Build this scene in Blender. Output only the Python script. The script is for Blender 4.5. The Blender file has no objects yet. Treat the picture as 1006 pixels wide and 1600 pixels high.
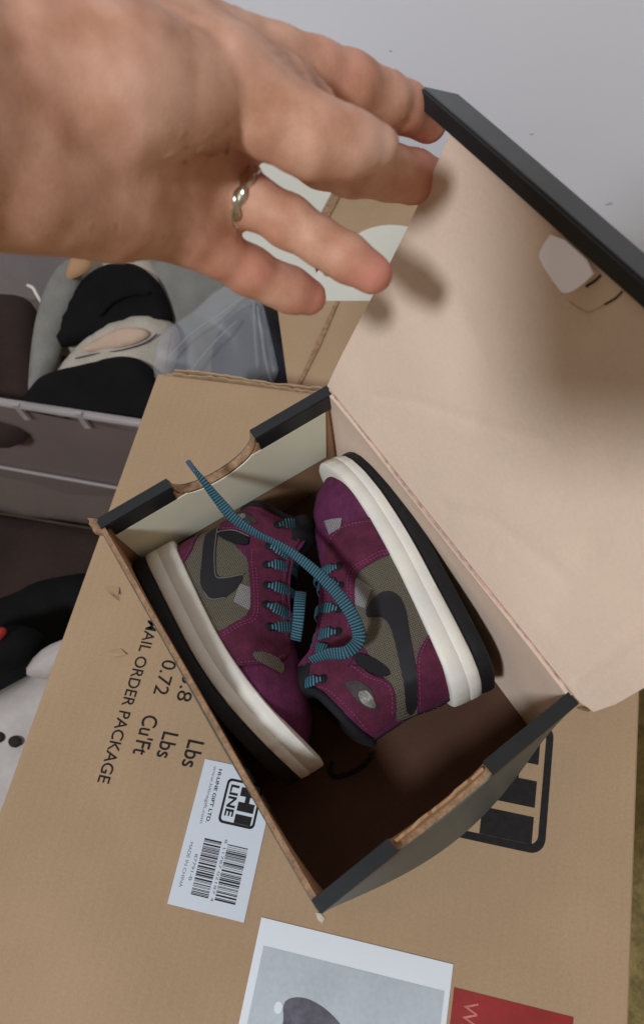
import bpy, bmesh, math, random
import numpy as np
from mathutils import Vector, Matrix
from mathutils.geometry import delaunay_2d_cdt
random.seed(4); RNG = np.random.default_rng(7)
SC = bpy.context.scene; COL = SC.collection

# ------------------------------------------------------------------ camera
F_PX = 1177.8
CAM = np.array([0.21638, 0.03444, 0.43240])
ROT = np.array([[0.54510755, 0.83388194, -0.08659485],      # image right
                [0.73436601, -0.52475998, -0.43050382],     # image down
                [-0.40443087, 0.17107857, -0.89842518]])    # view direction
cd = bpy.data.cameras.new('camera'); cam = bpy.data.objects.new('camera', cd); COL.objects.link(cam)
cd.sensor_fit = 'VERTICAL'; cd.sensor_height = 24; cd.lens = 24 * F_PX / 1600
cd.clip_start = 0.01; cd.clip_end = 50
m3 = np.stack([ROT[0], -ROT[1], -ROT[2]], 1)
cam.matrix_world = Matrix([[*m3[i], CAM[i]] for i in range(3)] + [[0, 0, 0, 1]])
cd.dof.use_dof = True; cd.dof.focus_distance = 0.40; cd.dof.aperture_fstop = 7.5
SC.camera = cam

# ------------------------------------------------------------------ light
world = bpy.data.worlds.new('World'); SC.world = world; world.use_nodes = True
bg = world.node_tree.nodes['Background']
bg.inputs['Color'].default_value = (1.0, 0.83, 0.62, 1); bg.inputs['Strength'].default_value = 0.25
LDIR = Vector((0.22, -0.575, 0.78)).normalized()
ld = bpy.data.lights.new('ceiling_lamp', 'AREA'); ld.shape = 'DISK'; ld.size = 0.40; ld.energy = 63
ld.color = (0.87, 0.93, 1.0)
lamp = bpy.data.objects.new('ceiling_lamp', ld); COL.objects.link(lamp)
lamp.location = Vector((0.10, 0.10, 0.12)) + LDIR * 3.0
lamp.rotation_euler = LDIR.to_track_quat('Z', 'Y').to_euler()
vs = SC.view_settings; vs.view_transform = 'Standard'; vs.look = 'None'; vs.exposure = 0; vs.gamma = 1

# ------------------------------------------------------------------ helpers
def lin(c):
    return tuple((x / 255 / 12.92 if x / 255 <= .04045 else ((x / 255 + .055) / 1.055) ** 2.4) for x in c)
def ray(u, v): return ROT.T @ np.array([(u - 503) / F_PX, (v - 800) / F_PX, 1.])
def at(u, v, z=0.):
    d = ray(u, v); return CAM + d * ((z - CAM[2]) / d[2])
def atd(u, v, dep): return CAM + ray(u, v) * dep
def atv(u, v, vv):                      # on the vertical plane v = vv of the carton's axes
    d = ray(u, v); n = np.array([-1, 1, 0]) / 2 ** .5
    return CAM + d * ((vv - CAM @ n) / (d @ n))
S2 = 2 ** .5
def uvz(u, v, z): return np.array([(u - v) / S2, (u + v) / S2, z])

ORG = {}
def empty(name, loc, label=None, cat=None, group=None, rz=0):
    o = bpy.data.objects.new(name, None); COL.objects.link(o); o.location = loc; o.rotation_euler = (0, 0, rz)
    o.empty_display_size = .01
    ORG[o] = np.zeros(3) if rz else np.array(loc, float)
    tag(o, label, cat, group); return o
def tag(o, label=None, cat=None, group=None, kind=None):
    for k, v in (('label', label), ('category', cat), ('group', group), ('kind', kind)):
        if v: o[k] = v
    return o
def mesh(name, V, Fc, mt, parent=None, smooth=False, attr=None, uv=None):
    org = ORG.get(parent, np.zeros(3))
    me = bpy.data.meshes.new(name)
    me.from_pydata((np.asarray(V, float) - org).tolist(), [], [list(map(int, f)) for f in Fc])
    me.update()
    if smooth: me.polygons.foreach_set('use_smooth', [True] * len(me.polygons))
    if attr:
        for k, a in attr.items():
            at_ = me.attributes.new(k, 'FLOAT', 'POINT'); at_.data.foreach_set('value', np.asarray(a, np.float32))
    if uv is not None:
        l = me.uv_layers.new(name='UVMap')
        idx = np.empty(len(me.loops), np.int32); me.loops.foreach_get('vertex_index', idx)
        l.data.foreach_set('uv', np.asarray(uv, np.float32)[idx].ravel())
    me.materials.append(mt)
    bm = bmesh.new(); bm.from_mesh(me); bmesh.ops.recalc_face_normals(bm, faces=bm.faces); bm.to_mesh(me); bm.free()
    o = bpy.data.objects.new(name, me); COL.objects.link(o)
    if parent: o.parent = parent
    ORG[o] = org
    return o
def inpoly(P, poly):
    x, y = P[:, 0], P[:, 1]; r = np.zeros(len(P), bool); n = len(poly); j = n - 1
    for i in range(n):
        xi, yi = poly[i]; xj, yj = poly[j]
        c = ((yi > y) != (yj > y)) & (x < (xj - xi) * (y - yi) / (yj - yi + 1e-30) + xi); r ^= c; j = i
    return r
def segdist(P, line):
    d = np.full(len(P), 1e9)
    for a, b in zip(line[:-1], line[1:]):
        a = np.array(a); b = np.array(b); ab = b - a
        t = np.clip(((P - a) @ ab) / (ab @ ab + 1e-30), 0, 1)
        d = np.minimum(d, np.linalg.norm(P - a - t[:, None] * ab, axis=1))
    return d
def chaikin(poly, n=2, closed=True):
    p = [np.array(q, float) for q in poly]
    for _ in range(n):
        o = []; m = len(p)
        for i in range(m if closed else m - 1):
            a, b = p[i], p[(i + 1) % m]; o += [a * .75 + b * .25, a * .25 + b * .75]
        if not closed: o = [p[0]] + o + [p[-1]]
        p = o
    return [tuple(q) for q in p]
def tri2d(poly, step):
    bp = []
    n = len(poly)
    for i in range(n):
        a = np.array(poly[i], float); b = np.array(poly[(i + 1) % n], float)
        k = max(1, int(round(np.linalg.norm(b - a) / step)))
        for t in range(k): bp.append(a + (b - a) * t / k)
    bp = np.array(bp)
    lo, hi = bp.min(0), bp.max(0)
    g = np.stack(np.meshgrid(np.arange(lo[0] + step * .5, hi[0], step), np.arange(lo[1] + step * .5, hi[1], step)), -1).reshape(-1, 2)
    if len(g):
        g = g[inpoly(g, bp)]
        if len(g): g = g[segdist(g, list(bp) + [bp[0]]) > step * .45]
    allp = np.vstack([bp, g]) if len(g) else bp
    k = 1.0 / step
    nb = len(bp)
    r = delaunay_2d_cdt([Vector(p * k) for p in allp], [(i, (i + 1) % nb) for i in range(nb)], [], 1, 1e-5)
    P = np.array([[v[0], v[1]] for v in r[0]]) / k
    return P, [tuple(f) for f in r[2]]
def slab(name, poly, step, ftop, fbot, mt, parent=None, smooth=False, skirt=None, uvs=1.0, crisp=False):
    """a sheet with an outline of its own and real thickness: top face, back face and rim"""
    P, T = tri2d(poly, step)
    n = len(P)
    A = np.asarray(ftop(P)); B = np.asarray(fbot(P))
    cnt = {}; base = 2 * n if crisp else 0
    for f in T:
        for i in range(3):
            e = (f[i], f[(i + 1) % 3]); cnt[tuple(sorted(e))] = cnt.get(tuple(sorted(e)), []) + [e]
    Fc = [f for f in T] + [tuple(n + i for i in reversed(f)) for f in T]
    for k, l in cnt.items():
        if len(l) == 1:
            a, b = l[0]
            if skirt is not None and not skirt((P[a] + P[b]) / 2): continue
            Fc.append((base + b, base + a, base + n + a, base + n + b))
    VV = [A, B, A, B] if crisp else [A, B]
    return mesh(name, np.vstack(VV), Fc, mt, parent, smooth, uv=np.vstack([P] * len(VV)) * uvs)
def box(name, lo, hi, mt, parent=None, bev=0.0, local=None):
    bm = bmesh.new(); bmesh.ops.create_cube(bm, size=1)
    for v in bm.verts:
        v.co = Vector([lo[i] + (v.co[i] + .5) * (hi[i] - lo[i]) for i in range(3)])
    if bev: bmesh.ops.bevel(bm, geom=bm.edges[:], offset=bev, segments=3, profile=.6, affect='EDGES')
    V = [tuple(v.co) for v in bm.verts]; Fc = [[v.index for v in f.verts] for f in bm.faces]; bm.free()
    return mesh(name, V, Fc, mt, parent)
def tube(name, pts, r, mt, parent=None, ns=10, caps=True):
    pts = [np.array(p, float) for p in pts]; n = len(pts)
    rs = r if hasattr(r, '__len__') else [r] * n
    V = []; Fc = []; up = np.array([.3, .2, .93])
    for i in range(n):
        t = pts[min(i + 1, n - 1)] - pts[max(i - 1, 0)]; t /= np.linalg.norm(t) + 1e-12
        a = np.cross(t, up); a /= np.linalg.norm(a) + 1e-9; b = np.cross(t, a)
        for k in range(ns):
            q = 2 * math.pi * k / ns; V.append(pts[i] + rs[i] * (a * math.cos(q) + b * math.sin(q)))
    for i in range(n - 1):
        for k in range(ns):
            Fc.append((i * ns + k, i * ns + (k + 1) % ns, (i + 1) * ns + (k + 1) % ns, (i + 1) * ns + k))
    if caps: Fc += [tuple(range(ns)), tuple((n - 1) * ns + k for k in range(ns))]
    return mesh(name, V, Fc, mt, parent, True)
def spline(pts, n):
    pts = np.array(pts, float); m = len(pts); out = []
    P = np.vstack([2 * pts[0] - pts[1], pts, 2 * pts[-1] - pts[-2]])
    for i in range(m - 1):
        for t in np.linspace(0, 1, n, endpoint=False):
            p0, p1, p2, p3 = P[i:i + 4]
            out.append(.5 * (2 * p1 + (p2 - p0) * t + (2 * p0 - 5 * p1 + 4 * p2 - p3) * t * t + (3 * p1 - p0 - 3 * p2 + p3) * t ** 3))
    out.append(pts[-1]); return np.array(out)
def noise2(P, sc, seed=0):
    """cheap smooth noise from summed sines, about -1..1"""
    r = np.random.default_rng(seed); v = 0
    for k in range(5):
        a = r.uniform(0, 6.28); f = sc * r.uniform(.6, 1.7)
        v = v + np.sin((P[:, 0] * math.cos(a) + P[:, 1] * math.sin(a)) * f + r.uniform(0, 6.28))
    return v / 2.6

# ------------------------------------------------------------------ materials
def mat(name, col, rough=.8, var=.12, vs=30, bump=.15, bs=500, metal=0, spec=.3, col2=None, sss=0, coat=0):
    m = bpy.data.materials.new(name); m.use_nodes = True; nt = m.node_tree; N = nt.nodes; Lk = nt.links
    p = N['Principled BSDF']; c = lin(col)
    p.inputs['Roughness'].default_value = rough; p.inputs['Metallic'].default_value = metal
    p.inputs['Specular IOR Level'].default_value = spec
    tc = N.new('ShaderNodeTexCoord')
    nz = N.new('ShaderNodeTexNoise'); nz.inputs['Scale'].default_value = vs; nz.inputs['Detail'].default_value = 6
    Lk.new(tc.outputs['Object'], nz.inputs['Vector'])
    rp = N.new('ShaderNodeValToRGB'); rp.color_ramp.elements[0].position = .3; rp.color_ramp.elements[1].position = .7
    c2 = lin(col2) if col2 else tuple(min(1, x * (1 + var)) for x in c)
    rp.color_ramp.elements[0].color = (*[x * (1 - var) for x in c], 1); rp.color_ramp.elements[1].color = (*c2, 1)
    Lk.new(nz.outputs['Fac'], rp.inputs['Fac'])
    fn = N.new('ShaderNodeTexNoise'); fn.inputs['Scale'].default_value = bs; fn.inputs['Detail'].default_value = 4
    Lk.new(tc.outputs['Object'], fn.inputs['Vector'])
    mx = N.new('ShaderNodeMix'); mx.data_type = 'RGBA'; mx.blend_type = 'OVERLAY'; mx.inputs['Factor'].default_value = min(.6, var * 1.6)
    Lk.new(rp.outputs['Color'], mx.inputs['A']); Lk.new(fn.outputs['Fac'], mx.inputs['B'])
    Lk.new(mx.outputs['Result'], p.inputs['Base Color'])
    if bump:
        b = N.new('ShaderNodeBump'); b.inputs['Strength'].default_value = bump; b.inputs['Distance'].default_value = .0006
        Lk.new(fn.outputs['Fac'], b.inputs['Height']); Lk.new(b.outputs['Normal'], p.inputs['Normal'])
    if sss:
        p.inputs['Subsurface Weight'].default_value = sss; p.inputs['Subsurface Radius'].default_value = (1, .35, .2); p.inputs['Subsurface Scale'].default_value = .004
    if coat: p.inputs['Coat Weight'].default_value = coat; p.inputs['Coat Roughness'].default_value = .25
    m['nodes'] = 1
    return m
def nodes(m): return m.node_tree.nodes, m.node_tree.links, m.node_tree.nodes['Principled BSDF']

KRAFT = mat('carton_kraft', (170, 142, 112), .82, .09, 9, .12, 700)
def add_flutes(m, sc, strength, axis):
    N, L, p = nodes(m)
    tc = N.new('ShaderNodeTexCoord'); w = N.new('ShaderNodeTexWave'); w.bands_direction = axis
    w.inputs['Scale'].default_value = sc; w.inputs['Distortion'].default_value = 1.2; w.inputs['Detail'].default_value = 1
    L.new(tc.outputs['Object'], w.inputs['Vector'])
    b = N.new('ShaderNodeBump'); b.inputs['Strength'].default_value = strength; b.inputs['Distance'].default_value = .0006
    L.new(w.outputs['Fac'], b.inputs['Height'])
    old = p.inputs['Normal'].links
    if old: L.new(old[0].from_socket, b.inputs['Normal'])
    L.new(b.outputs['Normal'], p.inputs['Normal'])
add_flutes(KRAFT, 55, .13, 'X')
LIDK = mat('lid_kraft', (222, 198, 178), .85, .08, 12, .25, 600)
BOXK = mat('box_kraft', (168, 130, 98), .85, .07, 20, .15, 700)
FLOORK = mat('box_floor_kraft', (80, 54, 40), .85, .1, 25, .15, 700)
EDGEK = mat('corrugated_edge', (152, 120, 92), .9, .3, 260, .6, 900)
BLACKP = mat('black_print', (30, 32, 34), .42, .15, 60, .08, 900, spec=.4)
GREENP = mat('dark_green_grey_print', (82, 90, 88), .45, .1, 30, .08, 700, spec=.4)
GREYP = mat('grey_print', (92, 94, 96), .5, .08, 30, .06, 700)
CREAM = mat('cream_strip', (232, 231, 210), .6, .05, 20, .05, 600)
INK = mat('black_ink', (32, 28, 28), .8, .25, 300, 0, 900)
INKG = mat('grey_ink', (110, 108, 116), .8, .2, 300, 0, 900)
LABELW = mat('label_paper', (206, 212, 222), .55, .02, 20, .03, 500)
PAPERW = mat('photo_paper', (222, 227, 234), .5, .02, 20, .03, 500)
PRINTG = mat('photo_print_grey', (182, 190, 198), .5, .08, 25, .02, 400)
PRINTD = mat('photo_print_dark', (92, 90, 102), .55, .25, 90, .02, 400)
RED = mat('red_tape', (146, 34, 34), .4, .12, 60, .08, 300, spec=.5)
PURP = mat('purple_nubuck', (90, 36, 70), .82, .22, 160, .45, 700, spec=.25)
PURPD = mat('purple_overlay', (84, 32, 54), .82, .22, 160, .45, 700, spec=.25)
WHITE = mat('midsole_white', (228, 226, 220), .5, .07, 60, .08, 500, col2=(234, 230, 216))
OUTS = mat('outsole_black', (24, 24, 26), .6, .2, 90, .3, 900)
BLK = mat('black_padding', (22, 21, 25), .8, .2, 90, .4, 1200)
SWO = mat('swoosh_black', (30, 29, 34), .6, .12, 90, .2, 1500)
OLIVE = mat('olive_mesh', (104, 96, 78), .8, .1, 60, .1, 900)
GREYM = mat('grey_mesh', (126, 122, 124), .7, .1, 60, .2, 1500)
STITCH = mat('stitch_thread', (140, 62, 112), .8, .1, 200, 0, 900)
SILVER = mat('worn_silver', (128, 126, 120), .45, .45, 260, .3, 900, metal=.3)
SKIN = mat('skin', (204, 146, 116), .55, .09, 75, .28, 1100, spec=.35, sss=.12, col2=(222, 172, 146))
NAIL = mat('nail', (224, 176, 156), .3, .03, 60, .03, 400, spec=.5, sss=.1)
RINGM = mat('ring_silver', (214, 210, 196), .16, .03, 50, .03, 300, metal=1)
WALLM = mat('wall_paint', (240, 241, 250), .8, .03, 3, .15, 160)
FLOORM = mat('floor_speckled', (128, 112, 68), .8, .35, 90, .3, 300)
SNKW = mat('sneaker_cream', (172, 163, 149), .8, .16, 40, .2, 600)
SNKB = mat('sneaker_black', (17, 17, 18), .85, .2, 50, .25, 500, spec=.12)
PEACH = mat('sneaker_peach', (184, 158, 138), .7, .06, 30, .2, 600)
CLOTH = mat('dark_navy_cloth', (56, 58, 66), .9, .2, 60, .4, 700)
GREYC = mat('grey_cloth', (122, 120, 114), .9, .12, 50, .3, 600)
BAGW = mat('white_bag', (170, 162, 158), .5, .06, 20, .1, 200)
DARKB = mat('dark_brown_cloth', (52, 38, 34), .9, .2, 12, .3, 300)
REDSH = mat('red_fabric', (140, 36, 28), .7, .2, 60, .2, 600)
WHITEC = mat('white_card', (214, 212, 200), .7, .04, 20, .05, 400)
PHONEM = mat('phone_black', (20, 20, 22), .3, .05, 40, 0, 300)

# woven grid on the olive mesh and on the grey mesh, in the panel's own coordinates (mm)
def weave(m, sc, dark, light):
    N, L, p = nodes(m)
    uv = N.new('ShaderNodeUVMap'); uv.uv_map = 'UVMap'
    ck = N.new('ShaderNodeTexVoronoi'); ck.inputs['Scale'].default_value = sc; ck.inputs['Randomness'].default_value = .15
    L.new(uv.outputs['UV'], ck.inputs['Vector'])
    rp = N.new('ShaderNodeValToRGB'); rp.color_ramp.elements[0].color = (*lin(light), 1); rp.color_ramp.elements[1].color = (*lin(dark), 1)
    rp.color_ramp.elements[0].position = .2; rp.color_ramp.elements[1].position = .65
    L.new(ck.outputs['Distance'], rp.inputs['Fac']); L.new(rp.outputs['Color'], p.inputs['Base Color'])
    b = N.new('ShaderNodeBump'); b.invert = True; b.inputs['Strength'].default_value = .8; b.inputs['Distance'].default_value = .0005
    L.new(ck.outputs['Distance'], b.inputs['Height']); L.new(b.outputs['Normal'], p.inputs['Normal'])
weave(OLIVE, 0.95, (50, 47, 42), (112, 105, 90)); weave(GREYM, 0.95, (84, 82, 84), (150, 146, 148))

PIPE = mat('grey_piping', (104, 100, 94), .5, .1, 100, 0, 500)
def lace_mat(name, period, blue, dark):
    m = bpy.data.materials.new(name); m.use_nodes = True; N, L, p = nodes(m)
    p.inputs['Roughness'].default_value = .75
    a = N.new('ShaderNodeAttribute'); a.attribute_name = 'along'
    c = N.new('ShaderNodeAttribute'); c.attribute_name = 'across'
    mu = N.new('ShaderNodeMath'); mu.operation = 'MULTIPLY'; mu.inputs[1].default_value = 1 / period; L.new(a.outputs['Fac'], mu.inputs[0])
    fr = N.new('ShaderNodeMath'); fr.operation = 'PINGPONG'; fr.inputs[1].default_value = .5; L.new(mu.outputs[0], fr.inputs[0])
    m2 = N.new('ShaderNodeMath'); m2.operation = 'MULTIPLY'; m2.inputs[1].default_value = 3.5; L.new(c.outputs['Fac'], m2.inputs[0])
    f2 = N.new('ShaderNodeMath'); f2.operation = 'PINGPONG'; f2.inputs[1].default_value = .5; L.new(m2.outputs[0], f2.inputs[0])
    ad = N.new('ShaderNodeMath'); ad.operation = 'MULTIPLY_ADD'; ad.inputs[1].default_value = .34; L.new(f2.outputs[0], ad.inputs[0]); L.new(fr.outputs[0], ad.inputs[2])
    rp = N.new('ShaderNodeValToRGB'); rp.color_ramp.elements[0].color = (*lin(dark), 1); rp.color_ramp.elements[1].color = (*lin(blue), 1)
    rp.color_ramp.elements[0].position = .34; rp.color_ramp.elements[1].position = .46
    L.new(ad.outputs[0], rp.inputs['Fac']); L.new(rp.outputs['Color'], p.inputs['Base Color'])
    b = N.new('ShaderNodeBump'); b.inputs['Strength'].default_value = .6; b.inputs['Distance'].default_value = .0004
    L.new(ad.outputs[0], b.inputs['Height']); L.new(b.outputs['Normal'], p.inputs['Normal'])
    return m
LACE = lace_mat('striped_lace', .0017, (66, 134, 154), (8, 13, 18))
def dot_lace(name):
    m = lace_mat(name, .0015, (56, 118, 140), (8, 13, 18)); N, L, p = nodes(m)
    for nd in N:
        if nd.type == 'MATH' and nd.operation == 'MULTIPLY' and abs(nd.inputs[1].default_value - 3.5) < .01: nd.inputs[1].default_value = 4.2
        if nd.type == 'MATH' and nd.operation == 'MULTIPLY_ADD': nd.inputs[1].default_value = .62
        if nd.type == 'VALTORGB': nd.color_ramp.elements[0].position = .34; nd.color_ramp.elements[1].position = .56
    return m
LACED = dot_lace('dotted_lace')
AGLET = mat('aglet_plastic', (60, 84, 112), .3, .1, 80, .05, 300, spec=.5)

def plastic(name, col, fac, rough, tint=(1, 1, 1)):
    m = bpy.data.materials.new(name); m.use_nodes = True; N, L, p = nodes(m)
    p.inputs['Base Color'].default_value = (*lin(col), 1); p.inputs['Roughness'].default_value = rough
    t = N.new('ShaderNodeBsdfTransparent'); t.inputs['Color'].default_value = (*tint, 1)
    mx = N.new('ShaderNodeMixShader'); out = N['Material Output']
    tc = N.new('ShaderNodeTexCoord'); nz = N.new('ShaderNodeTexNoise'); nz.inputs['Scale'].default_value = 18
    L.new(tc.outputs['Object'], nz.inputs['Vector'])
    ma = N.new('ShaderNodeMath'); ma.operation = 'MULTIPLY_ADD'; ma.inputs[1].default_value = .15; ma.inputs[2].default_value = fac - .075
    L.new(nz.outputs['Fac'], ma.inputs[0]); L.new(ma.outputs[0], mx.inputs[0])
    L.new(t.outputs[0], mx.inputs[1]); L.new(p.outputs[0], mx.inputs[2]); L.new(mx.outputs[0], out.inputs['Surface'])
    return m
BINP = plastic('translucent_bin_plastic', (158, 140, 136), .40, .5)
RIMP = plastic('bin_rim_plastic', (186, 178, 178), .55, .3)
FILM = plastic('clear_plastic_film', (168, 170, 178), .22, .35)

# ------------------------------------------------------------------ setting
wv = .56
tag(mesh('wall', [uvz(-2.5, wv, -.45), uvz(2.5, wv, -.45), uvz(2.5, wv, 2.2), uvz(-2.5, wv, 2.2), uvz(-2.5, wv + .1, -.45), uvz(2.5, wv + .1, -.45), uvz(2.5, wv + .1, 2.2), uvz(-2.5, wv + .1, 2.2)],
    [(0, 1, 2, 3), (4, 5, 6, 7), (0, 1, 5, 4), (2, 3, 7, 6), (0, 3, 7, 4), (1, 2, 6, 5)], WALLM), kind='structure')
tag(mesh('floor', [uvz(-2.5, -2, -.45), uvz(2.5, -2, -.45), uvz(2.5, wv, -.45), uvz(-2.5, wv, -.45)], [(0, 1, 2, 3)], FLOORM), kind='structure')

# ------------------------------------------------------------------ big carton (local axes u, v; top at z = 0)
carton = empty('cardboard_carton', (0, 0, 0), 'large brown corrugated carton with black printed lettering, carrying the open shoebox', 'carton', rz=math.radians(45))
U0, U1, V0, V1, ZB = -.0415, .2945, -.27, .1605, -.45
def carton_panel(name, lo, hi, bev): return box(name, lo, hi, KRAFT, carton, bev)
carton_panel('top_panel', (U0, V0, -.005), (U1, V1 - .0045, 0), .0022)
carton_panel('side_panel', (U0 + .0008, V0 + .001, ZB), (U0 + .005, V1 - .001, -.0052), .001)
carton_panel('side_panel', (U1 - .005, V0 + .001, ZB), (U1 - .0008, V1 - .001, -.0052), .001)
carton_panel('side_panel', (U0 + .0052, V1 - .0055, ZB), (U1 - .0052, V1 - .0015, -.003), .001)
carton_panel('side_panel', (U0 + .0052, V0 + .001, ZB), (U1 - .0052, V0 + .005, -.0052), .001)
# raw corrugated edge standing up a little along the far side, two liners with the flute between
def edge_strip(v0, v1, zt, mt, seed):
    us = np.linspace(U0 + .012, U1 - .01, 90); r = np.random.default_rng(seed)
    V = []; Fc = []
    for i, u in enumerate(us):
        j = r.uniform(-.0006, .0006) + .0008 * math.sin(u * 60 + seed)
        V += [(u, v0 + j, -.004), (u, v1 + j, -.004), (u, v1 + j, zt + r.uniform(-.0003, .0003)), (u, v0 + j, zt + r.uniform(-.0003, .0003))]
    for i in range(len(us) - 1):
        for k in range(4): Fc.append((i * 4 + k, i * 4 + (k + 1) % 4, (i + 1) * 4 + (k + 1) % 4, (i + 1) * 4 + k))
    Fc += [(0, 1, 2, 3), tuple(len(V) - 4 + k for k in range(4))]
    return mesh('corrugated_edge', V, Fc, mt, carton)
edge_strip(V1 - .0044, V1 - .0034, .0016, KRAFT, 1)
edge_strip(V1 - .0014, V1 - .0002, .0012, KRAFT, 2)
def text(s, u, v, size, parent, mt, name='lettering', z=.00025, sx=1., length=None, bold=0., shear=0.):
    """lettering that reads towards -v with its tops towards +u; u, v is the left end of the base line"""
    c = bpy.data.curves.new('t', 'FONT'); c.body = s; c.size = 1; c.offset = bold; c.shear = shear
    o = bpy.data.objects.new('t', c); COL.objects.link(o)
    me = bpy.data.meshes.new_from_object(o.evaluated_get(bpy.context.evaluated_depsgraph_get()))
    n = len(me.vertices); co = np.empty(n * 3); me.vertices.foreach_get('co', co); co = co.reshape(-1, 3)
    w = co[:, 0].max() - co[:, 0].min(); kx = size * 1.38 * sx
    if length: kx = length / w
    x = (co[:, 0] - co[:, 0].min()) * kx; y = co[:, 1] * size * 1.38
    V = np.stack([u + y, v - x, np.full(n, z)], 1); Fc = [list(p.vertices) for p in me.polygons]
    bpy.data.objects.remove(o); bpy.data.curves.remove(c); bpy.data.meshes.remove(me)
    return mesh(name, V, Fc, mt, parent)
# printed matter on the top, mm -> m
k = .001
text('MAIL ORDER PACKAGE', 8 * k, -22 * k, 7.2 * k, carton, INK, length=95 * k, bold=.006)
text('0.72', 24.5 * k, -43.5 * k, 9 * k, carton, INK, length=20.5 * k)
text("Cu'Ft", 23 * k, -76.5 * k, 9.3 * k, carton, INK, length=22 * k, bold=.008)
text('3.8', 39 * k, -50 * k, 9 * k, carton, INK, length=15 * k)
text('Lbs', 37 * k, -83.5 * k, 9.5 * k, carton, INK, length=14 * k, bold=.008)
text('4.9', 53 * k, -50 * k, 9 * k, carton, INK, length=15 * k)
text('Lbs', 52.5 * k, -85 * k, 9.8 * k, carton, INK, length=14.5 * k, bold=.008)
def rrect(u0, v0, u1, v1, r, n=6):
    o = []
    for cx, cy, a in ((u1 - r, v1 - r, 0), (u0 + r, v1 - r, 90), (u0 + r, v0 + r, 180), (u1 - r, v0 + r, 270)):
        for i in range(n + 1):
            q = math.radians(a + 90 * i / n); o.append((cx + r * math.cos(q), cy + r * math.sin(q)))
    return o
def hi_line(parent, u0, v1, w, z, mt):
    """rounded frame with HI above LINE; w is the frame's size along u, v1 its upper end"""
    h = w * 1.14; t = w * .065; r = w * .13; v0 = v1 - h
    a = rrect(u0, v0, u0 + w, v1, r); b = rrect(u0 + t, v0 + t, u0 + w - t, v1 - t, r - t * .7)
    n = len(a); V = [(x, y, z) for x, y in a] + [(x, y, z) for x, y in b]
    fr = mesh('logo_frame', V, [(i, (i + 1) % n, n + (i + 1) % n, n + i) for i in range(n)], mt, parent)
    ub, ut = u0 + w * .43, u0 + w * .885; s = (ut - ub)
    va = v1 - h * .14
    def bar(ua, ub_, v_a, v_b): return [(ua, v_a, z), (ub_, v_a, z), (ub_, v_b, z), (ua, v_b, z)]
    V = bar(ub, ut, va, va - h * .2) + bar(ub + s * .36, ub + s * .64, va - h * .2, va - h * .33) + bar(ub, ut, va - h * .33, va - h * .53) + bar(ub, ut, va - h * .60, va - h * .80)
    mesh('lettering', V, [(i, i + 1, i + 2, i + 3) for i in (0, 4, 8, 12)], mt, parent)
    text('LINE', u0 + w * .14, v1 - h * .13, w * .23, parent, mt, z=z, length=h * .70, bold=.03)
    return fr
hi_line(carton, 192 * k, -38.5 * k, 58.5 * k, .00028, INK)
lb = box('shipping_label', (.0648, -.1668, .0001), (.1062, -.0934, .00035), LABELW, carton)
tag(lb, 'white paper label with logo and two barcodes')
ZL = .00042
hi_line(lb, 80.2 * k, -100.4 * k, 20.3 * k, ZL, INK)
text('HI-LINE GIFT LTD.', 74.0 * k, -97 * k, 1.9 * k, lb, INK, z=ZL, length=28 * k, bold=.02)
text('www.hilinegift.com', 70.8 * k, -96 * k, 1.8 * k, lb, INKG, z=ZL, length=30 * k)
text('MADE IN CHINA', 68.4 * k, -136 * k, 1.8 * k, lb, INKG, z=ZL, length=22 * k)
text('87791-B', 72.6 * k, -141 * k, 1.7 * k, lb, INKG, z=ZL, length=13 * k)
text('8 11787 02187 4', 86.6 * k, -131 * k, 1.5 * k, lb, INKG, z=ZL, length=30 * k)
def barcode(u0, u1, va, vb, seed):
    r = np.random.default_rng(seed); V = []; Fc = []; v = va
    while v > vb:
        w = r.choice([.00022, .00032, .0005, .0008]); n = len(V)
        V += [(u0, v, ZL), (u1, v, ZL), (u1, v - w, ZL), (u0, v - w, ZL)]; Fc.append((n, n + 1, n + 2, n + 3))
        v -= w + r.choice([.00022, .0003, .0005, .0007])
    return tag(mesh('barcode', V, Fc, INK, lb), kind='stuff')
barcode(75.6 * k, 85.2 * k, -132.6 * k, -160.3 * k, 3); barcode(88.6 * k, 99.8 * k, -133 * k, -159.5 * k, 5)
box('red_tape', (.2135, -.27, .0001), (.2695, -.1720, .0003), RED, carton)
text('WA', .219, -.176, .007, carton, mat('faded_red_ink', (196, 120, 112), .6, .3, 300, 0), length=.016, z=.0004)
# torn lift of the liner and a small crease on the top
def flap(poly, lift, mt):
    P = np.array(poly); c = P.mean(0)
    V = [(x, y, .0004 + lift * i) for (x, y), i in zip(poly, [0, 0, 1, .3])]; V += [(x, y, z - .0006) for x, y, z in V]
    return mesh('torn_liner', V, [(0, 1, 2, 3), (4, 5, 6, 7), (0, 1, 5, 4), (1, 2, 6, 5), (2, 3, 7, 6), (3, 0, 4, 7)], mt, carton)
flap([(-.026, -.0065), (-.0165, -.0045), (-.0145, -.0105), (-.0205, -.0085)], .0022, KRAFT)
mesh('tear_gap', [(-.0225, -.009, .0002), (-.0150, -.0108, .0002), (-.0135, -.0136, .0002), (-.0175, -.0118, .0002)], [(0, 1, 2, 3)], EDGEK, carton)
flap([(-.012, -.046), (-.003, -.042), (.002, -.045), (-.005, -.0475)], .0010, KRAFT)

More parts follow.
